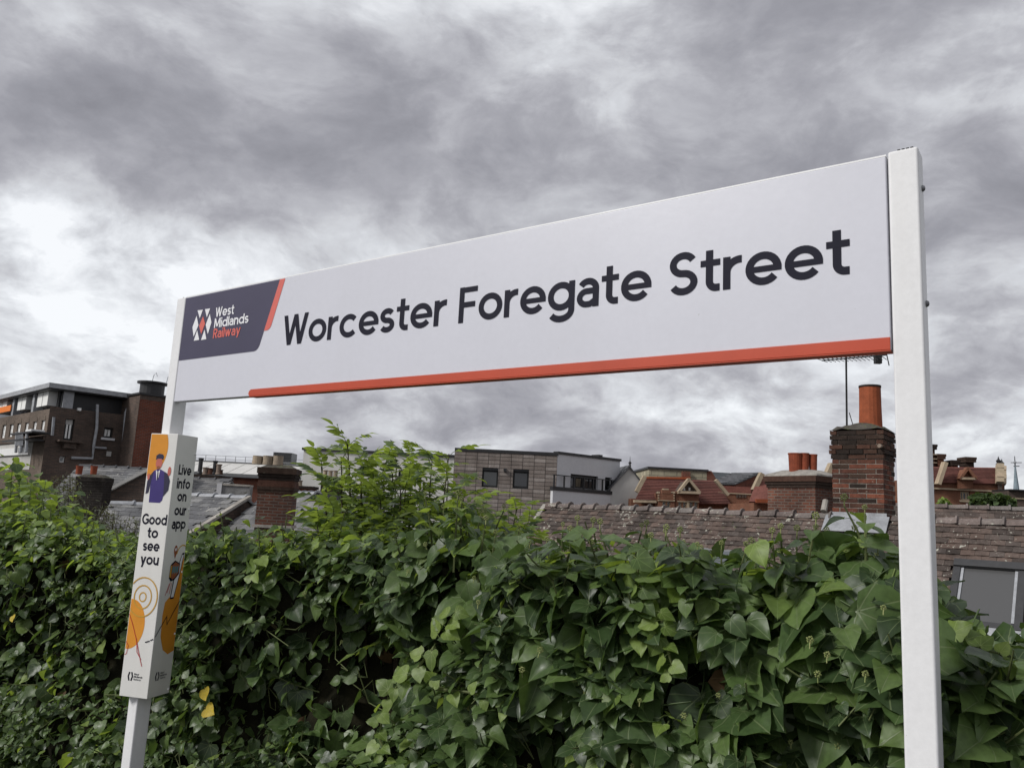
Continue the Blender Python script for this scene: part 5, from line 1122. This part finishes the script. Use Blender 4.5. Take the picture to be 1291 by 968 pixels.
def compound(seed, pairs=4):                          # pinnate leaf: paired leaflets along a drooping rachis, unit length
    r = np.random.default_rng(seed); V_, U_, F_ = [], [], []
    base = leaf_template([(0, 0, .03), (.12, .12, .14), (.38, .38, .21), (.72, .72, .13), (1, 1, .004)], .25, .22, .01, seed, 0, (-1, 0, 1))
    def add(o, d, n, s):
        d = d / np.linalg.norm(d); y = np.cross(n, d); y /= np.linalg.norm(y); n = np.cross(d, y); b = sum(len(v) for v in V_)
        V_.append(o + s * (base[0][:, :1] * d + base[0][:, 1:2] * y + base[0][:, 2:] * n)); U_.append(base[1]); F_.extend(tuple(i + b for i in f) for f in base[2])
    droop = r.uniform(.1, .45)
    P = lambda t: np.array((t, .03 * math.sin(5 * t), .12 * math.sin(2.2 * t) - droop * t * t))
    for k in range(pairs):
        t = .28 + .62 * k / pairs
        for sg in (-1, 1):
            add(P(t), np.array((.62, sg * r.uniform(.75, 1.05), r.uniform(-.5, .0))), np.array((r.normal(0, .25), r.normal(0, .25), 1.)), r.uniform(.30, .40) * (1 - .25 * abs(k / pairs - .5)))
    add(P(.93), np.array((1., r.normal(0, .2), -.35)), np.array((0., 0., 1.)), .38)
    b = sum(len(v) for v in V_); q = []
    for t in np.linspace(-.02, .95, 6):
        p = P(t); w = .012 * (1.2 - t); q += [p + (0, -w, 0), p + (0, w, 0), p + (0, 0, w * 1.4)]
    V_.append(np.array(q)); U_.append(np.full((18, 2), (.04, .5)))
    F_.extend((b + i * 3 + k, b + i * 3 + (k + 1) % 3, b + i * 3 + 3 + (k + 1) % 3, b + i * 3 + 3 + k) for i in range(5) for k in range(3))
    return np.concatenate(V_), np.concatenate(U_), F_
T_COMP = [compound(60 + k, 4 + k % 2) for k in range(6)]
def leaf_mesh(tmpl, mats, name, matname):
    """one mesh of many leaves; mats = (n, 4, 4)-like list of (template index, 3x3 scaled basis columns, origin)"""
    Vs, Us, loops, starts, nb, nl = [], [], [], [], 0, 0
    for ti, Bm, o in mats:
        v, u, f = tmpl[ti]; Vs.append(v @ Bm.T + o)
        for q in f: starts.append(nl); loops.extend(i + nb for i in q); nl += len(q); Us.extend(u[i] for i in q)
        nb += len(v)
    me = bpy.data.meshes.new(name); Vc = np.concatenate(Vs).astype(np.float32); loops = np.array(loops, dtype=np.int32)
    me.vertices.add(len(Vc)); me.vertices.foreach_set('co', Vc.ravel()); me.loops.add(len(loops)); me.loops.foreach_set('vertex_index', loops)
    me.polygons.add(len(starts)); me.polygons.foreach_set('loop_start', np.array(starts, dtype=np.int32))
    uvl = me.uv_layers.new(name='UVMap'); me.update(calc_edges=True); uvl.data.foreach_set('uv', np.array(Us, dtype=np.float32).ravel())
    me.polygons.foreach_set('use_smooth', np.ones(len(starts), dtype=bool)); me.materials.append(MATS[matname]); me.validate(); return me
def unit(v): return v / (np.linalg.norm(v) + 1e-9)
def basis(tip, nrm, size):
    n = unit(np.array(nrm, float)); t = np.array(tip, float); t = unit(t - n * t.dot(n)); y = np.cross(n, t); return np.stack((t, y, n), 1) * size
class Foliage:
    """collects leaves per material; finish() makes the largest ones objects of their own, the rest one part"""
    def __init__(s, root): s.root = root; s.d = []
    def leaf(s, T, ti, mat, tip, nrm, size, pos, front=0.): s.d.append((T, ti, mat, basis(tip, nrm, size), np.array(pos, float), size, front))
    def finish(s, singles, name='leaf', rest='leaf_mass', quota=None):
        o0 = np.array(org(s.root)); sc = []
        for k, e in enumerate(s.d):
            px, py, w = project(V(e[4]))
            ok = w > .1 and -20 < px < 1311 and 400 < py < 990 and not (1128 < px < 1188)
            sc.append(-(e[5] / max(w, .2)) * (1 if ok else .01) + e[6])
        order = sorted(range(len(s.d)), key=lambda k: sc[k]); cache = {}
        for k in order[:singles]:
            T, ti, mat, Bm, o, sz, _ = s.d[k]; key = (id(T), ti, mat)
            if key not in cache: cache[key] = leaf_mesh(T, [(ti, np.eye(3), np.zeros(3))], name, mat)
            M4 = Matrix([[*Bm[r], o[r]] for r in range(3)] + [[0, 0, 0, 1]]); piece(name, cache[key], M4, s.root)
        groups = {}
        for k in order[singles:]:
            T, ti, mat, Bm, o, _, _ = s.d[k]; groups.setdefault((id(T), mat), (T, mat, []))[2].append((ti, Bm, o - o0))
        for T, mat, l in groups.values():
            ob = bpy.data.objects.new(rest, leaf_mesh(T, l, rest, mat)); COL.objects.link(ob); ob.parent = s.root; ob['kind'] = 'stuff'
nSX, nSY, nUP = np.array(SX), np.array(SY), np.array((0, 0, 1.)); nOUT = -nSY; nB = np.array((BASE.x, BASE.y, 0))
def hl_(x, y, z): return nB + nSX * x + nSY * y + nUP * z
def sign_x(px, py, y):                                # where a pixel's ray meets the vertical sheet y metres behind the sign
    d = ray(px, py); n = SY; P = V((BASE.x, BASE.y, EYE)) + SY * y; t = (P - CAM).dot(n) / d.dot(n); p = CAM + d * t; return (p - P).dot(SX), p.z
# ------------------------------------------------------------------ ivy hedge
PROFILE = [(-60, 690), (0, 668), (60, 665), (120, 672), (180, 690), (240, 690), (300, 682), (360, 676), (420, 676), (480, 684), (560, 690), (620, 696), (680, 712), (740, 704), (790, 694), (840, 712), (880, 706), (940, 728), (1000, 734), (1050, 724), (1110, 722), (1160, 760), (1200, 826), (1260, 832), (1340, 836)]
TP = sorted((*sign_x(px, py, .62), px) for px, py in PROFILE); TX, TZ = [t[0] for t in TP], [t[1] for t in TP]
X0, X1 = TX[0], TX[-1]
def top_z(x): return float(np.interp(x, TX, TZ)) + .05 * fractal(x * 2.3, 1.7, 2)
HOL = [(sign_x(px, py, .45), r, a) for px, py, r, a in ((430, 850, .34, .34), (560, 800, .16, .20), (300, 900, .22, .20), (900, 830, .16, .22), (700, 930, .18, .20), (110, 830, .35, .2), (1010, 900, .13, .2))]
def front_y(x, z):                                    # the face billows: clumps stand forward, hollows fall back
    y = .43 + .10 * fractal(x * 1.7, z * 2.2, 1) + .085 * fractal(x * 4.2, z * 4.8, 4) - .10 * math.exp(-((z - top_z(x) + .25) / .22) ** 2)
    y -= .10 / (1 + math.exp(-(x - X_MASS) / .12))
    for (hx, hz), r, a in HOL: y += a * math.exp(-((x - hx) / r) ** 2 - ((z - hz) / (r * .8)) ** 2)
    return max(.17, y)
X_MASS = sign_x(500, 850, .4)[0]
def hollow(x, z): return max(math.exp(-((x - hx) / r) ** 2 - ((z - hz) / (r * .8)) ** 2) for (hx, hz), r, a in HOL)
def low_z(x):                                         # lowest point of the hedge face that the frame shows
    p = sl(x, .4, EYE - .6); px = project(p)[0]; return max(PLAT + .03, sign_x(min(max(px, -80), 1370), 985, .4)[1] - .12)
hedge = thing('ivy_hedge', 'dense dark green ivy hedge running along behind the sign', 'hedge', BASE + SY * .7)
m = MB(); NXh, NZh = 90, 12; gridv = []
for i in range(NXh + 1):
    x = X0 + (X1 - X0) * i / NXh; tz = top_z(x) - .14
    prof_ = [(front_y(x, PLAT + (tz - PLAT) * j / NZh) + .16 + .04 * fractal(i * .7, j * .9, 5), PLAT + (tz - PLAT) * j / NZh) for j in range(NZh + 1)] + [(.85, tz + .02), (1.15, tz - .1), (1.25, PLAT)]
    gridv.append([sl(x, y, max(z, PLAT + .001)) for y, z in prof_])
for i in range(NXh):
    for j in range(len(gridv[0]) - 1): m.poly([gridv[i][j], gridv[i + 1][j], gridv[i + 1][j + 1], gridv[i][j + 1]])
m.build('shaded_core', 'hedge_shade', hedge)  # twiggy inside, coloured near-black to stand for shade between the leaves
fo = Foliage(hedge); R_ = RNG; stems = MB()
def leaf_size(x):                                     # big leaves by the near post, smaller along the hedge
    return float(np.interp(x, [-5, -1, .5, 1.6, 2.4, 3.2], [.085, .068, .072, .100, .118, .128]))
def pick_ivy(x): return int(R_.choice(7, p=(.17, .19, .15, .19, .14, .09, .07)))
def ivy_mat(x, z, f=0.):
    lit = max(0, 1 - (top_z(x) - z) / .22); left = np.clip((1.2 - x) / 2, 0, 1)  # brighter leaf colours towards the hedge top stand in for sunlight
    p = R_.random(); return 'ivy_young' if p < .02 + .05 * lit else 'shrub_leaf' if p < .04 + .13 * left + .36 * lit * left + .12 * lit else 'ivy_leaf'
span = X1 - X0
def face_spot():
    x = X0 + span * R_.random(); tz = top_z(x); lz = low_z(x); return x, tz - (tz - lz) * R_.random()
for k in range(5600):                                 # the mat of shade leaves
    x, z = face_spot()
    if R_.random() < .6 * hollow(x, z): continue
    s_ = leaf_size(x) * float(np.clip(R_.lognormal(-.08, .36), .35, 1.7)); inn = .04 + R_.random() ** 1.2 * .20
    n = nOUT * (.35 + .6 * R_.random()) + nUP * (.1 + .9 * R_.random()) + nSX * R_.normal(0, .5) + R_.normal(0, .2, 3)
    tip = -nUP * R_.normal(.7, .4) + nOUT * R_.normal(.2, .4) + nSX * R_.normal(0, .7)
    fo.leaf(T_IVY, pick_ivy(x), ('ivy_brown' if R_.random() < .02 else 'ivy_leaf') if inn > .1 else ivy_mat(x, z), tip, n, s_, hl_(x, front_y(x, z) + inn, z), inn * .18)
def side_shoot(x, z, nleaf, size, mats, length):       # a short twig growing out of the face with leaves spiralling round it
    ax = unit(nOUT * R_.uniform(.5, 1.1) + nUP * R_.normal(.25, .45) + nSX * R_.normal(0, .55)); p0 = hl_(x, front_y(x, z) + .10, z)
    if (p0 + ax * length - nB).dot(nSY) < .13: length *= .4
    e1_ = unit(np.cross(ax, nUP + .01)); e2_ = np.cross(ax, e1_); ph = R_.random() * 6.28
    stems.tube([V(p0), V(p0 + ax * length * .6 - nUP * .01), V(p0 + ax * length)], [.004, .0035, .0025], 5, False)
    for k in range(nleaf):
        t = .2 + .8 * (k + .5) / nleaf; a = ph + 2.4 * k; d = e1_ * math.cos(a) + e2_ * math.sin(a); s_ = size * (1.15 - .6 * t) * R_.uniform(.7, 1.25)
        tip = d * (1.1 - .3 * t) + ax * (.2 + .5 * t) - nUP * .55; n = nUP * .75 + ax * .55 - d * .1 + R_.normal(0, .25, 3); p = p0 + ax * length * t + d * s_ * .42
        if (p - nB).dot(nSY) < .14: continue
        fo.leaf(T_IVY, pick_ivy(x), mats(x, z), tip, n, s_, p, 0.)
for k in range(760):
    x, z = face_spot()
    if fractal(x * 3.1, z * 3.7, 8) < -.55 or R_.random() < 1.3 * hollow(x, z): continue   # hollows between the clumps
    side_shoot(x, z, int(R_.integers(5, 10)), leaf_size(x) * R_.uniform(.6, 1.2), ivy_mat, R_.uniform(.08, .27))
for k in range(2600):                                  # the top of the hedge
    x = X0 + span * R_.random(); y = .36 + .75 * R_.random(); z = top_z(x) - .05 - .25 * max(0, y - .8) + R_.normal(0, .05)
    s_ = leaf_size(x) * .85 * float(np.clip(R_.normal(1, .22), .5, 1.5))
    n = nUP * (.6 + .6 * R_.random()) + nOUT * R_.normal(.25, .4) + nSX * R_.normal(0, .4); a = R_.random() * 2 * PI
    tip = nSX * math.cos(a) + nOUT * (math.sin(a) + .3) - nUP * .35
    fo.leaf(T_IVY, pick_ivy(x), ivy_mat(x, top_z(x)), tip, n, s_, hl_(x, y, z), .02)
def bud_cluster():
    m = MB()
    m.tube([(0, 0, 0), (0, 0, .03)], .003, 5)
    for k in range(14):
        a = 2.4 * k; zz = 1 - 2 * (k + .5) / 14; rr = math.sqrt(1 - zz * zz); c = V((rr * math.cos(a), rr * math.sin(a), zz)) * .013 + V((0, 0, .038)); r = .0052
        m.mesh([c + V(p) * r for p in ((1, 0, 0), (-1, 0, 0), (0, 1, 0), (0, -1, 0), (0, 0, 1), (0, 0, -1))], [(0, 2, 4), (2, 1, 4), (1, 3, 4), (3, 0, 4), (2, 0, 5), (1, 2, 5), (3, 1, 5), (0, 3, 5)])
    return mesh_of(m, 'flower_bud', 'ivy_bud')
bud_me = bud_cluster()
def upright_shoot(x, y, z0, h, nleaf, mats, size, bud=True):
    lean = nSX * R_.normal(0, .12) + nOUT * R_.normal(.05, .08); p0 = hl_(x, y, z0); pts = [p0 + (nUP * t + lean * t * t) * h for t in np.linspace(0, 1, 5)]
    stems.tube([V(p) for p in pts], [.0055, .005, .0045, .004, .003], 5, False)
    ph = R_.random() * 6.28
    for k in range(nleaf):
        t = .25 + .72 * k / nleaf; a = ph + k * 2.4; d = nSX * math.cos(a) + nOUT * math.sin(a); p = p0 + (nUP * t + lean * t * t) * h; s_ = size * (1.05 - .5 * t) * R_.uniform(.8, 1.2)
        n = nUP * (.75) + d * (.35 - .3 * t) + R_.normal(0, .15, 3); tip = d * (1 - .1 * t) + nUP * (.55 * t - .75)
        fo.leaf(T_IVY, int(R_.choice((3, 4, 1, 3))), mats[int(R_.integers(len(mats)))], tip, n, s_, p + d * s_ * .45 + nUP * .01, -.004)
    if bud:
        q = V(pts[-1]); piece('flower_bud', bud_me, frame(q, SX, SY, UP) @ Matrix.Scale(R_.uniform(.55, .85), 4), hedge)
for k in range(60):
    x = R_.uniform(sign_x(560, 690, .6)[0], sign_x(1125, 720, .6)[0]); s_ = leaf_size(x); upright_shoot(x, R_.uniform(.35, .75), top_z(x) - .14, R_.uniform(.14, .33), int(R_.integers(6, 11)), ('ivy_leaf', 'ivy_leaf', 'shrub_leaf'), s_ * .85)
for k in range(60):
    x = R_.uniform(X0, .9); upright_shoot(x, R_.uniform(.35, .8), top_z(x) - .12, R_.uniform(.12, .30), 8, ('shrub_leaf', 'ivy_young', 'ivy_leaf'), .07, False)
for (px, py, h, nl, mt) in ((778, 668, .34, 11, ('shrub_leaf', 'ivy_leaf', 'ivy_leaf')), (868, 676, .34, 10, ('ivy_leaf', 'shrub_leaf')), (1062, 706, .34, 10, ('shrub_leaf', 'ivy_leaf')), (1100, 696, .42, 11, ('ivy_leaf', 'shrub_leaf')), (1084, 690, .3, 8, ('ivy_young', 'shrub_leaf')), (962, 700, .30, 8, ('ivy_leaf', 'shrub_leaf')), (1020, 708, .28, 8, ('shrub_leaf', 'ivy_leaf')), (820, 684, .26, 8, ('ivy_leaf', 'shrub_leaf')), (740, 678, .28, 9, ('shrub_leaf', 'ivy_leaf')), (660, 690, .26, 8, ('shrub_leaf', 'ivy_leaf')), (910, 692, .24, 7, ('ivy_leaf',)), (700, 688, .26, 8, ('ivy_leaf', 'shrub_leaf')), (1284, 806, .26, 7, ('shrub_leaf', 'ivy_leaf'))):
    x, z = sign_x(px, py, .5); upright_shoot(x, .5, z - h, h, nl, mt, leaf_size(x) * (.95 if mt[0] != 'ivy_young' else .7))
for k in range(40):                                   # flower heads showing on the hedge's face
    x = R_.uniform(.6, X1); z = top_z(x) - R_.uniform(.05, .8); q = V(hl_(x, front_y(x, z) - .03, z)); piece('flower_bud', bud_me, frame(q, SX, SY, UP) @ Matrix.Rotation(R_.uniform(-.6, .9), 4, 'X') @ Matrix.Scale(R_.uniform(.5, .8), 4), hedge)
for k in range(150):                                  # bare runners between the leaves
    x = R_.uniform(X0, X1); z = top_z(x) - R_.uniform(.1, 1.1); p = hl_(x, front_y(x, z) + .04, z); pts = [p]
    for q in range(4): pts.append(pts[-1] + (nSX * R_.normal(0, .08) + nUP * R_.normal(-.02, .06) + nOUT * R_.normal(0, .025)))
    stems.tube([V(a) for a in pts], .0028, 4, False)
def vine(name, pts_px, depth_y, nleaf, size, mat='ivy_young'):
    P = []
    for px, py in pts_px: x, z = sign_x(px, py, depth_y); P.append(hl_(x, depth_y, z))
    mb = MB().tube([V(p) for p in P], [.007] + [.0055] * (len(P) - 2) + [.003], 6); st = mb.build(name, 'bark_green', hedge)
    seg = np.linspace(0, len(P) - 1.001, nleaf); ch = {}
    for k, t in enumerate(seg):
        i = int(t); p = P[i] + (P[i + 1] - P[i]) * (t - i); d = unit(P[i + 1] - P[i]); sd = np.cross(d, nOUT) * (1 if k % 2 else -1)
        tip = sd * .9 + d * .35 - nUP * .25 + R_.normal(0, .2, 3); n = nOUT * .8 + nUP * .55 + R_.normal(0, .25, 3); s_ = size * R_.uniform(.75, 1.2) * (1 - .35 * k / nleaf)
        Bm = basis(tip, n, s_); o = p + unit(tip) * s_ * .25 + nOUT * .02; ti = int(R_.choice((0, 1, 2, 5)))
        if ti not in ch: ch[ti] = leaf_mesh(T_IVY, [(ti, np.eye(3), np.zeros(3))], 'leaf', mat)
        piece('leaf', ch[ti], Matrix([[*Bm[r], o[r]] for r in range(3)] + [[0, 0, 0, 1]]), st)
vine('trailing_shoot', [(548, 815), (520, 850), (500, 866), (484, 890), (478, 930), (490, 958)], .26, 17, .075)
vine('trailing_shoot', [(550, 868), (590, 872), (618, 880), (640, 893)], .27, 6, .065)
vine('trailing_shoot', [(560, 800), (566, 785), (575, 770)], .24, 6, .07)
vine('trailing_shoot', [(832, 770), (836, 790), (842, 820), (850, 848)], .22, 8, .072)
vine('trailing_shoot', [(800, 700), (806, 730), (812, 760), (806, 790)], .22, 10, .085, 'shrub_leaf')
vine('trailing_shoot', [(1196, 800), (1220, 812), (1250, 822), (1288, 830)], .3, 9, .06)
vine('trailing_shoot', [(330, 700), (322, 730), (300, 760)], .3, 7, .07, 'shrub_leaf')
def lone_leaf(px, py, size, mat, label, tip=None):
    x, z = sign_x(px, py, .27); Bm = basis(-nUP + nSX * .8 if tip is None else tip, nOUT + nUP * .5, size); o = hl_(x, .24, z)
    l = piece('leaf', leaf_mesh(T_IVY, [(2, np.eye(3), np.zeros(3))], 'leaf', mat), Matrix([[*Bm[r], o[r]] for r in range(3)] + [[0, 0, 0, 1]]), hedge); l['label'] = label
lone_leaf(264, 868, .065, 'leaf_yellow', 'yellow dying ivy leaf'); lone_leaf(266, 892, .075, 'leaf_yellow', 'yellow dying ivy leaf', nSX - nUP * .2); lone_leaf(22, 776, .05, 'leaf_yellow', 'yellow dying ivy leaf')
o = stems.build('stem_tangle', 'bark_green', hedge); o['kind'] = 'stuff'
fo.finish(290)
# ------------------------------------------------------------------ ash sapling behind the hedge
def ground_z(p):                                      # embankment height under a point
    y = (V(p) - BASE).dot(SY); return PLAT if y < 1.7 else max(.01, PLAT * (1 - (y - 1.7) / 5.6))
def sapling_base(px, d): return at(px, 760, d)
sb_ = at(530, 760, 5.3); sb_.z = ground_z(sb_)
sap = thing('ash_sapling', 'bushy young ash tree with light green pinnate leaves behind the hedge', 'tree', sb_); fs2 = Foliage(sap)
trunk = MB(); limbs = []
for (tx, ty, d) in ((438, 552, 5.0), (470, 582, 5.2), (484, 578, 5.5), (512, 590, 5.1), (545, 572, 5.4), (566, 566, 5.3), (585, 618, 5.5), (612, 640, 5.2), (652, 634, 5.4), (640, 660, 5.0), (405, 582, 5.3), (505, 606, 4.9), (530, 600, 5.7), (664, 655, 5.3), (585, 628, 4.9), (430, 610, 5.0), (455, 640, 4.9), (560, 650, 4.9), (610, 655, 4.9), (500, 650, 4.8), (520, 570, 5.6), (455, 572, 5.6), (580, 612, 5.7), (420, 640, 4.9), (480, 625, 4.9), (540, 630, 4.9), (600, 655, 5.2), (440, 590, 5.4), (495, 590, 5.3), (530, 640, 5.2), (640, 670, 5.0), (565, 600, 5.0), (470, 660, 4.8), (590, 668, 4.8), (415, 672, 4.5), (445, 662, 4.4), (478, 676, 4.3), (505, 668, 4.3), (535, 676, 4.2), (560, 684, 4.2), (590, 690, 4.1), (520, 700, 4.1), (460, 696, 4.25), (620, 684, 4.2), (400, 655, 4.9), (540, 655, 4.6), (570, 640, 5.0), (430, 570, 5.2), (500, 575, 5.4), (455, 600, 5.0)) + tuple((x_, y_, 4.62 - (x_ - 400) * .0037) for x_, y_ in ((402, 668), (424, 690), (446, 676), (468, 706), (488, 684), (508, 712), (528, 690), (548, 720), (566, 698), (586, 714), (604, 692), (628, 702), (440, 716), (500, 730))):
    top = at(tx, ty + 6, d); b = V((sb_.x, sb_.y, sb_.z)) + V((random.uniform(-.12, .12), random.uniform(-.12, .12), 0)); midp = b.lerp(top, .5); midp.x = b.x + (top.x - b.x) * .72; midp.y = b.y + (top.y - b.y) * .7
    pts = []
    for t in np.linspace(0, 1, 9): pts.append(b * (1 - t) ** 2 + midp * 2 * t * (1 - t) + top * t * t)
    MB().tube(pts, [.016 - .0125 * k / 8 for k in range(9)], 6).build('stem', 'bark', sap)
    nl = 30 if d > 4.65 else 15; ph = random.random() * 6
    for k in range(nl):
        t = (.52 if d > 4.65 else .80) + (.48 if d > 4.65 else .20) * (k + .5) / nl; p = b * (1 - t) ** 2 + midp * 2 * t * (1 - t) + top * t * t; a = ph + 1.9 * k; dd = np.array((math.cos(a), math.sin(a), 0))
        L_ = R_.uniform(.22, .38) * (1.1 - .45 * (t - .52) / .48) * (1 if d > 4.65 else .85); up_ = R_.uniform(.15, .7) + (.5 if t > .95 else 0)
        fs2.leaf(T_COMP, int(R_.integers(6)), 'sapling_leaf', dd + nUP * up_, nUP - dd * up_ + R_.normal(0, .2, 3), L_, np.array(p))
fs2.finish(295)
# ------------------------------------------------------------------ shrubs
def shrub(name, label, spots, T, mat, stem_mat, leafs, size, spread, base_dn, seed, singles, sr=.006, start=.35, single_name='leaf'):
    r = np.random.default_rng(seed); c = at(sum(s[0] for s in spots) / len(spots), 700, sum(s[2] for s in spots) / len(spots)); c.z = ground_z(c)
    root = thing(name, label, 'shrub', c); f = Foliage(root); st = MB()
    for (px, py, d) in spots:
        top = at(px, py, d); b = V((c.x + (top.x - c.x) * .55, c.y + (top.y - c.y) * .55, max(ground_z(top) if False else c.z, top.z - base_dn)))
        mid = b.lerp(top, .5) + V((r.normal(0, .04), r.normal(0, .04), .06)); pts = [b * (1 - t) ** 2 + mid * 2 * t * (1 - t) + top * t * t for t in np.linspace(0, 1, 7)]
        st.tube(pts, [sr * (1.3 - k / 6) for k in range(7)], 5, False)
        for k in range(leafs):
            t = start + (1 - start) * (k + .6) / leafs; p = np.array(b * (1 - t) ** 2 + mid * 2 * t * (1 - t) + top * t * t); a = k * 2.4 + px; d_ = np.array((math.cos(a), math.sin(a), r.normal(.1, .3)))
            off = d_ * spread * r.random() * (1.1 - .6 * t); s_ = size * r.uniform(.6, 1.25)
            if spread > .1 and k % 3 == 0: st.tube([V(p), V(p + off)], sr * .4, 4, False)
            n = nUP * .8 + d_ * .35 + r.normal(0, .3, 3); f.leaf(T, int(r.integers(len(T))), mat, d_ - nUP * .35, n, s_, p + off, 0)
    o = st.build('branch', stem_mat, root); o['kind'] = 'stuff'; f.finish(singles, single_name); return root
rr = random.Random(5); sp_ = []
for k in range(64):
    px = rr.uniform(-40, 118); hi = float(np.interp(px, [-40, 15, 40, 70, 118], [568, 566, 600, 606, 660])); sp_.append((px, hi + (rr.random() ** 1.6) * (705 - hi), rr.uniform(6.2, 7.6)))
shrub('hazel_shrub', 'bright green broad-leaved shrub growing over the hedge at the left edge', sp_, T_ROUND, 'shrub_leaf', 'bark_green', 26, .085, .20, 1.0, 3, 250)
sp_ = [(rr.uniform(62, 178), 0, rr.uniform(8.4, 9.4)) for _ in range(110)]; sp_ = [(x, float(np.interp(x, [60, 85, 110, 140, 180], [606, 592, 618, 640, 652])) + rr.random() ** 1.5 * 80, d) for x, _, d in sp_]
shrub('twiggy_bush', 'grey green twiggy bush between the left shrub and the advert box', sp_, T_LANCE, 'twig_leaf', 'bark', 60, .045, .16, 1.3, 4, 120, .006, .2)
sp_ = [(rr.uniform(1188, 1310), 0, rr.uniform(3.0, 3.6)) for _ in range(30)]; sp_ = [(x, 800 + rr.random() * 60, d) for x, _, d in sp_]
shrub('privet_shrub', 'yellow green small-leaved shrub right of the near post below the skylight', sp_, T_LANCE, 'ivy_young', 'bark_green', 18, .05, .10, .6, 8, 150, .003)
def far_bush(name, label, x0, x1, y0, y1, d, n, size, mat, seed):
    r = np.random.default_rng(seed); c = at((x0 + x1) / 2, y1, d); root = thing(name, label, 'bush', V((c.x, c.y, .0))); f = Foliage(root)
    MB().tube([V((c.x, c.y, .004)), V((c.x + .1, c.y, c.z * .6)), V((c.x, c.y, c.z))], [.16, .11, .07], 8).build('trunk', 'bark', root)
    a, b = at(x0, y1, d), at(x1, y0, d); w, hgt = (b.x - a.x) / 2, b.z - a.z
    lobes = [(r.uniform(-.75, .75), r.uniform(-.5, .5), r.uniform(.1, .65), r.uniform(.25, .45)) for _ in range(14)]
    for k in range(n):
        lx, ly, lz, lr = lobes[int(r.integers(14))]; v = unit(r.normal(0, 1, 3)) * lr * r.random() ** .4
        p = np.array((c.x + (lx + v[0]) * w, c.y + (ly + v[1]) * w * .7, a.z + max(-.6, lz + v[2] * .8) * hgt)); f.leaf(T_ROUND, int(r.integers(3)), mat, r.normal(0, 1, 3), r.normal(0, 1, 3) + nUP, size * r.uniform(.6, 1.3), p)
    f.finish(0, rest='crown')
far_bush('rooftop_bush', 'rounded green bush in front of the red gabled building at the right', 1226, 1280, 620, 640, 40, 2600, .22, 'far_leaf', 1)
far_bush('small_bush', 'small yellow green bush beside the near post above the ridge', 1183, 1196, 629, 640, 38, 700, .17, 'shrub_leaf', 2)
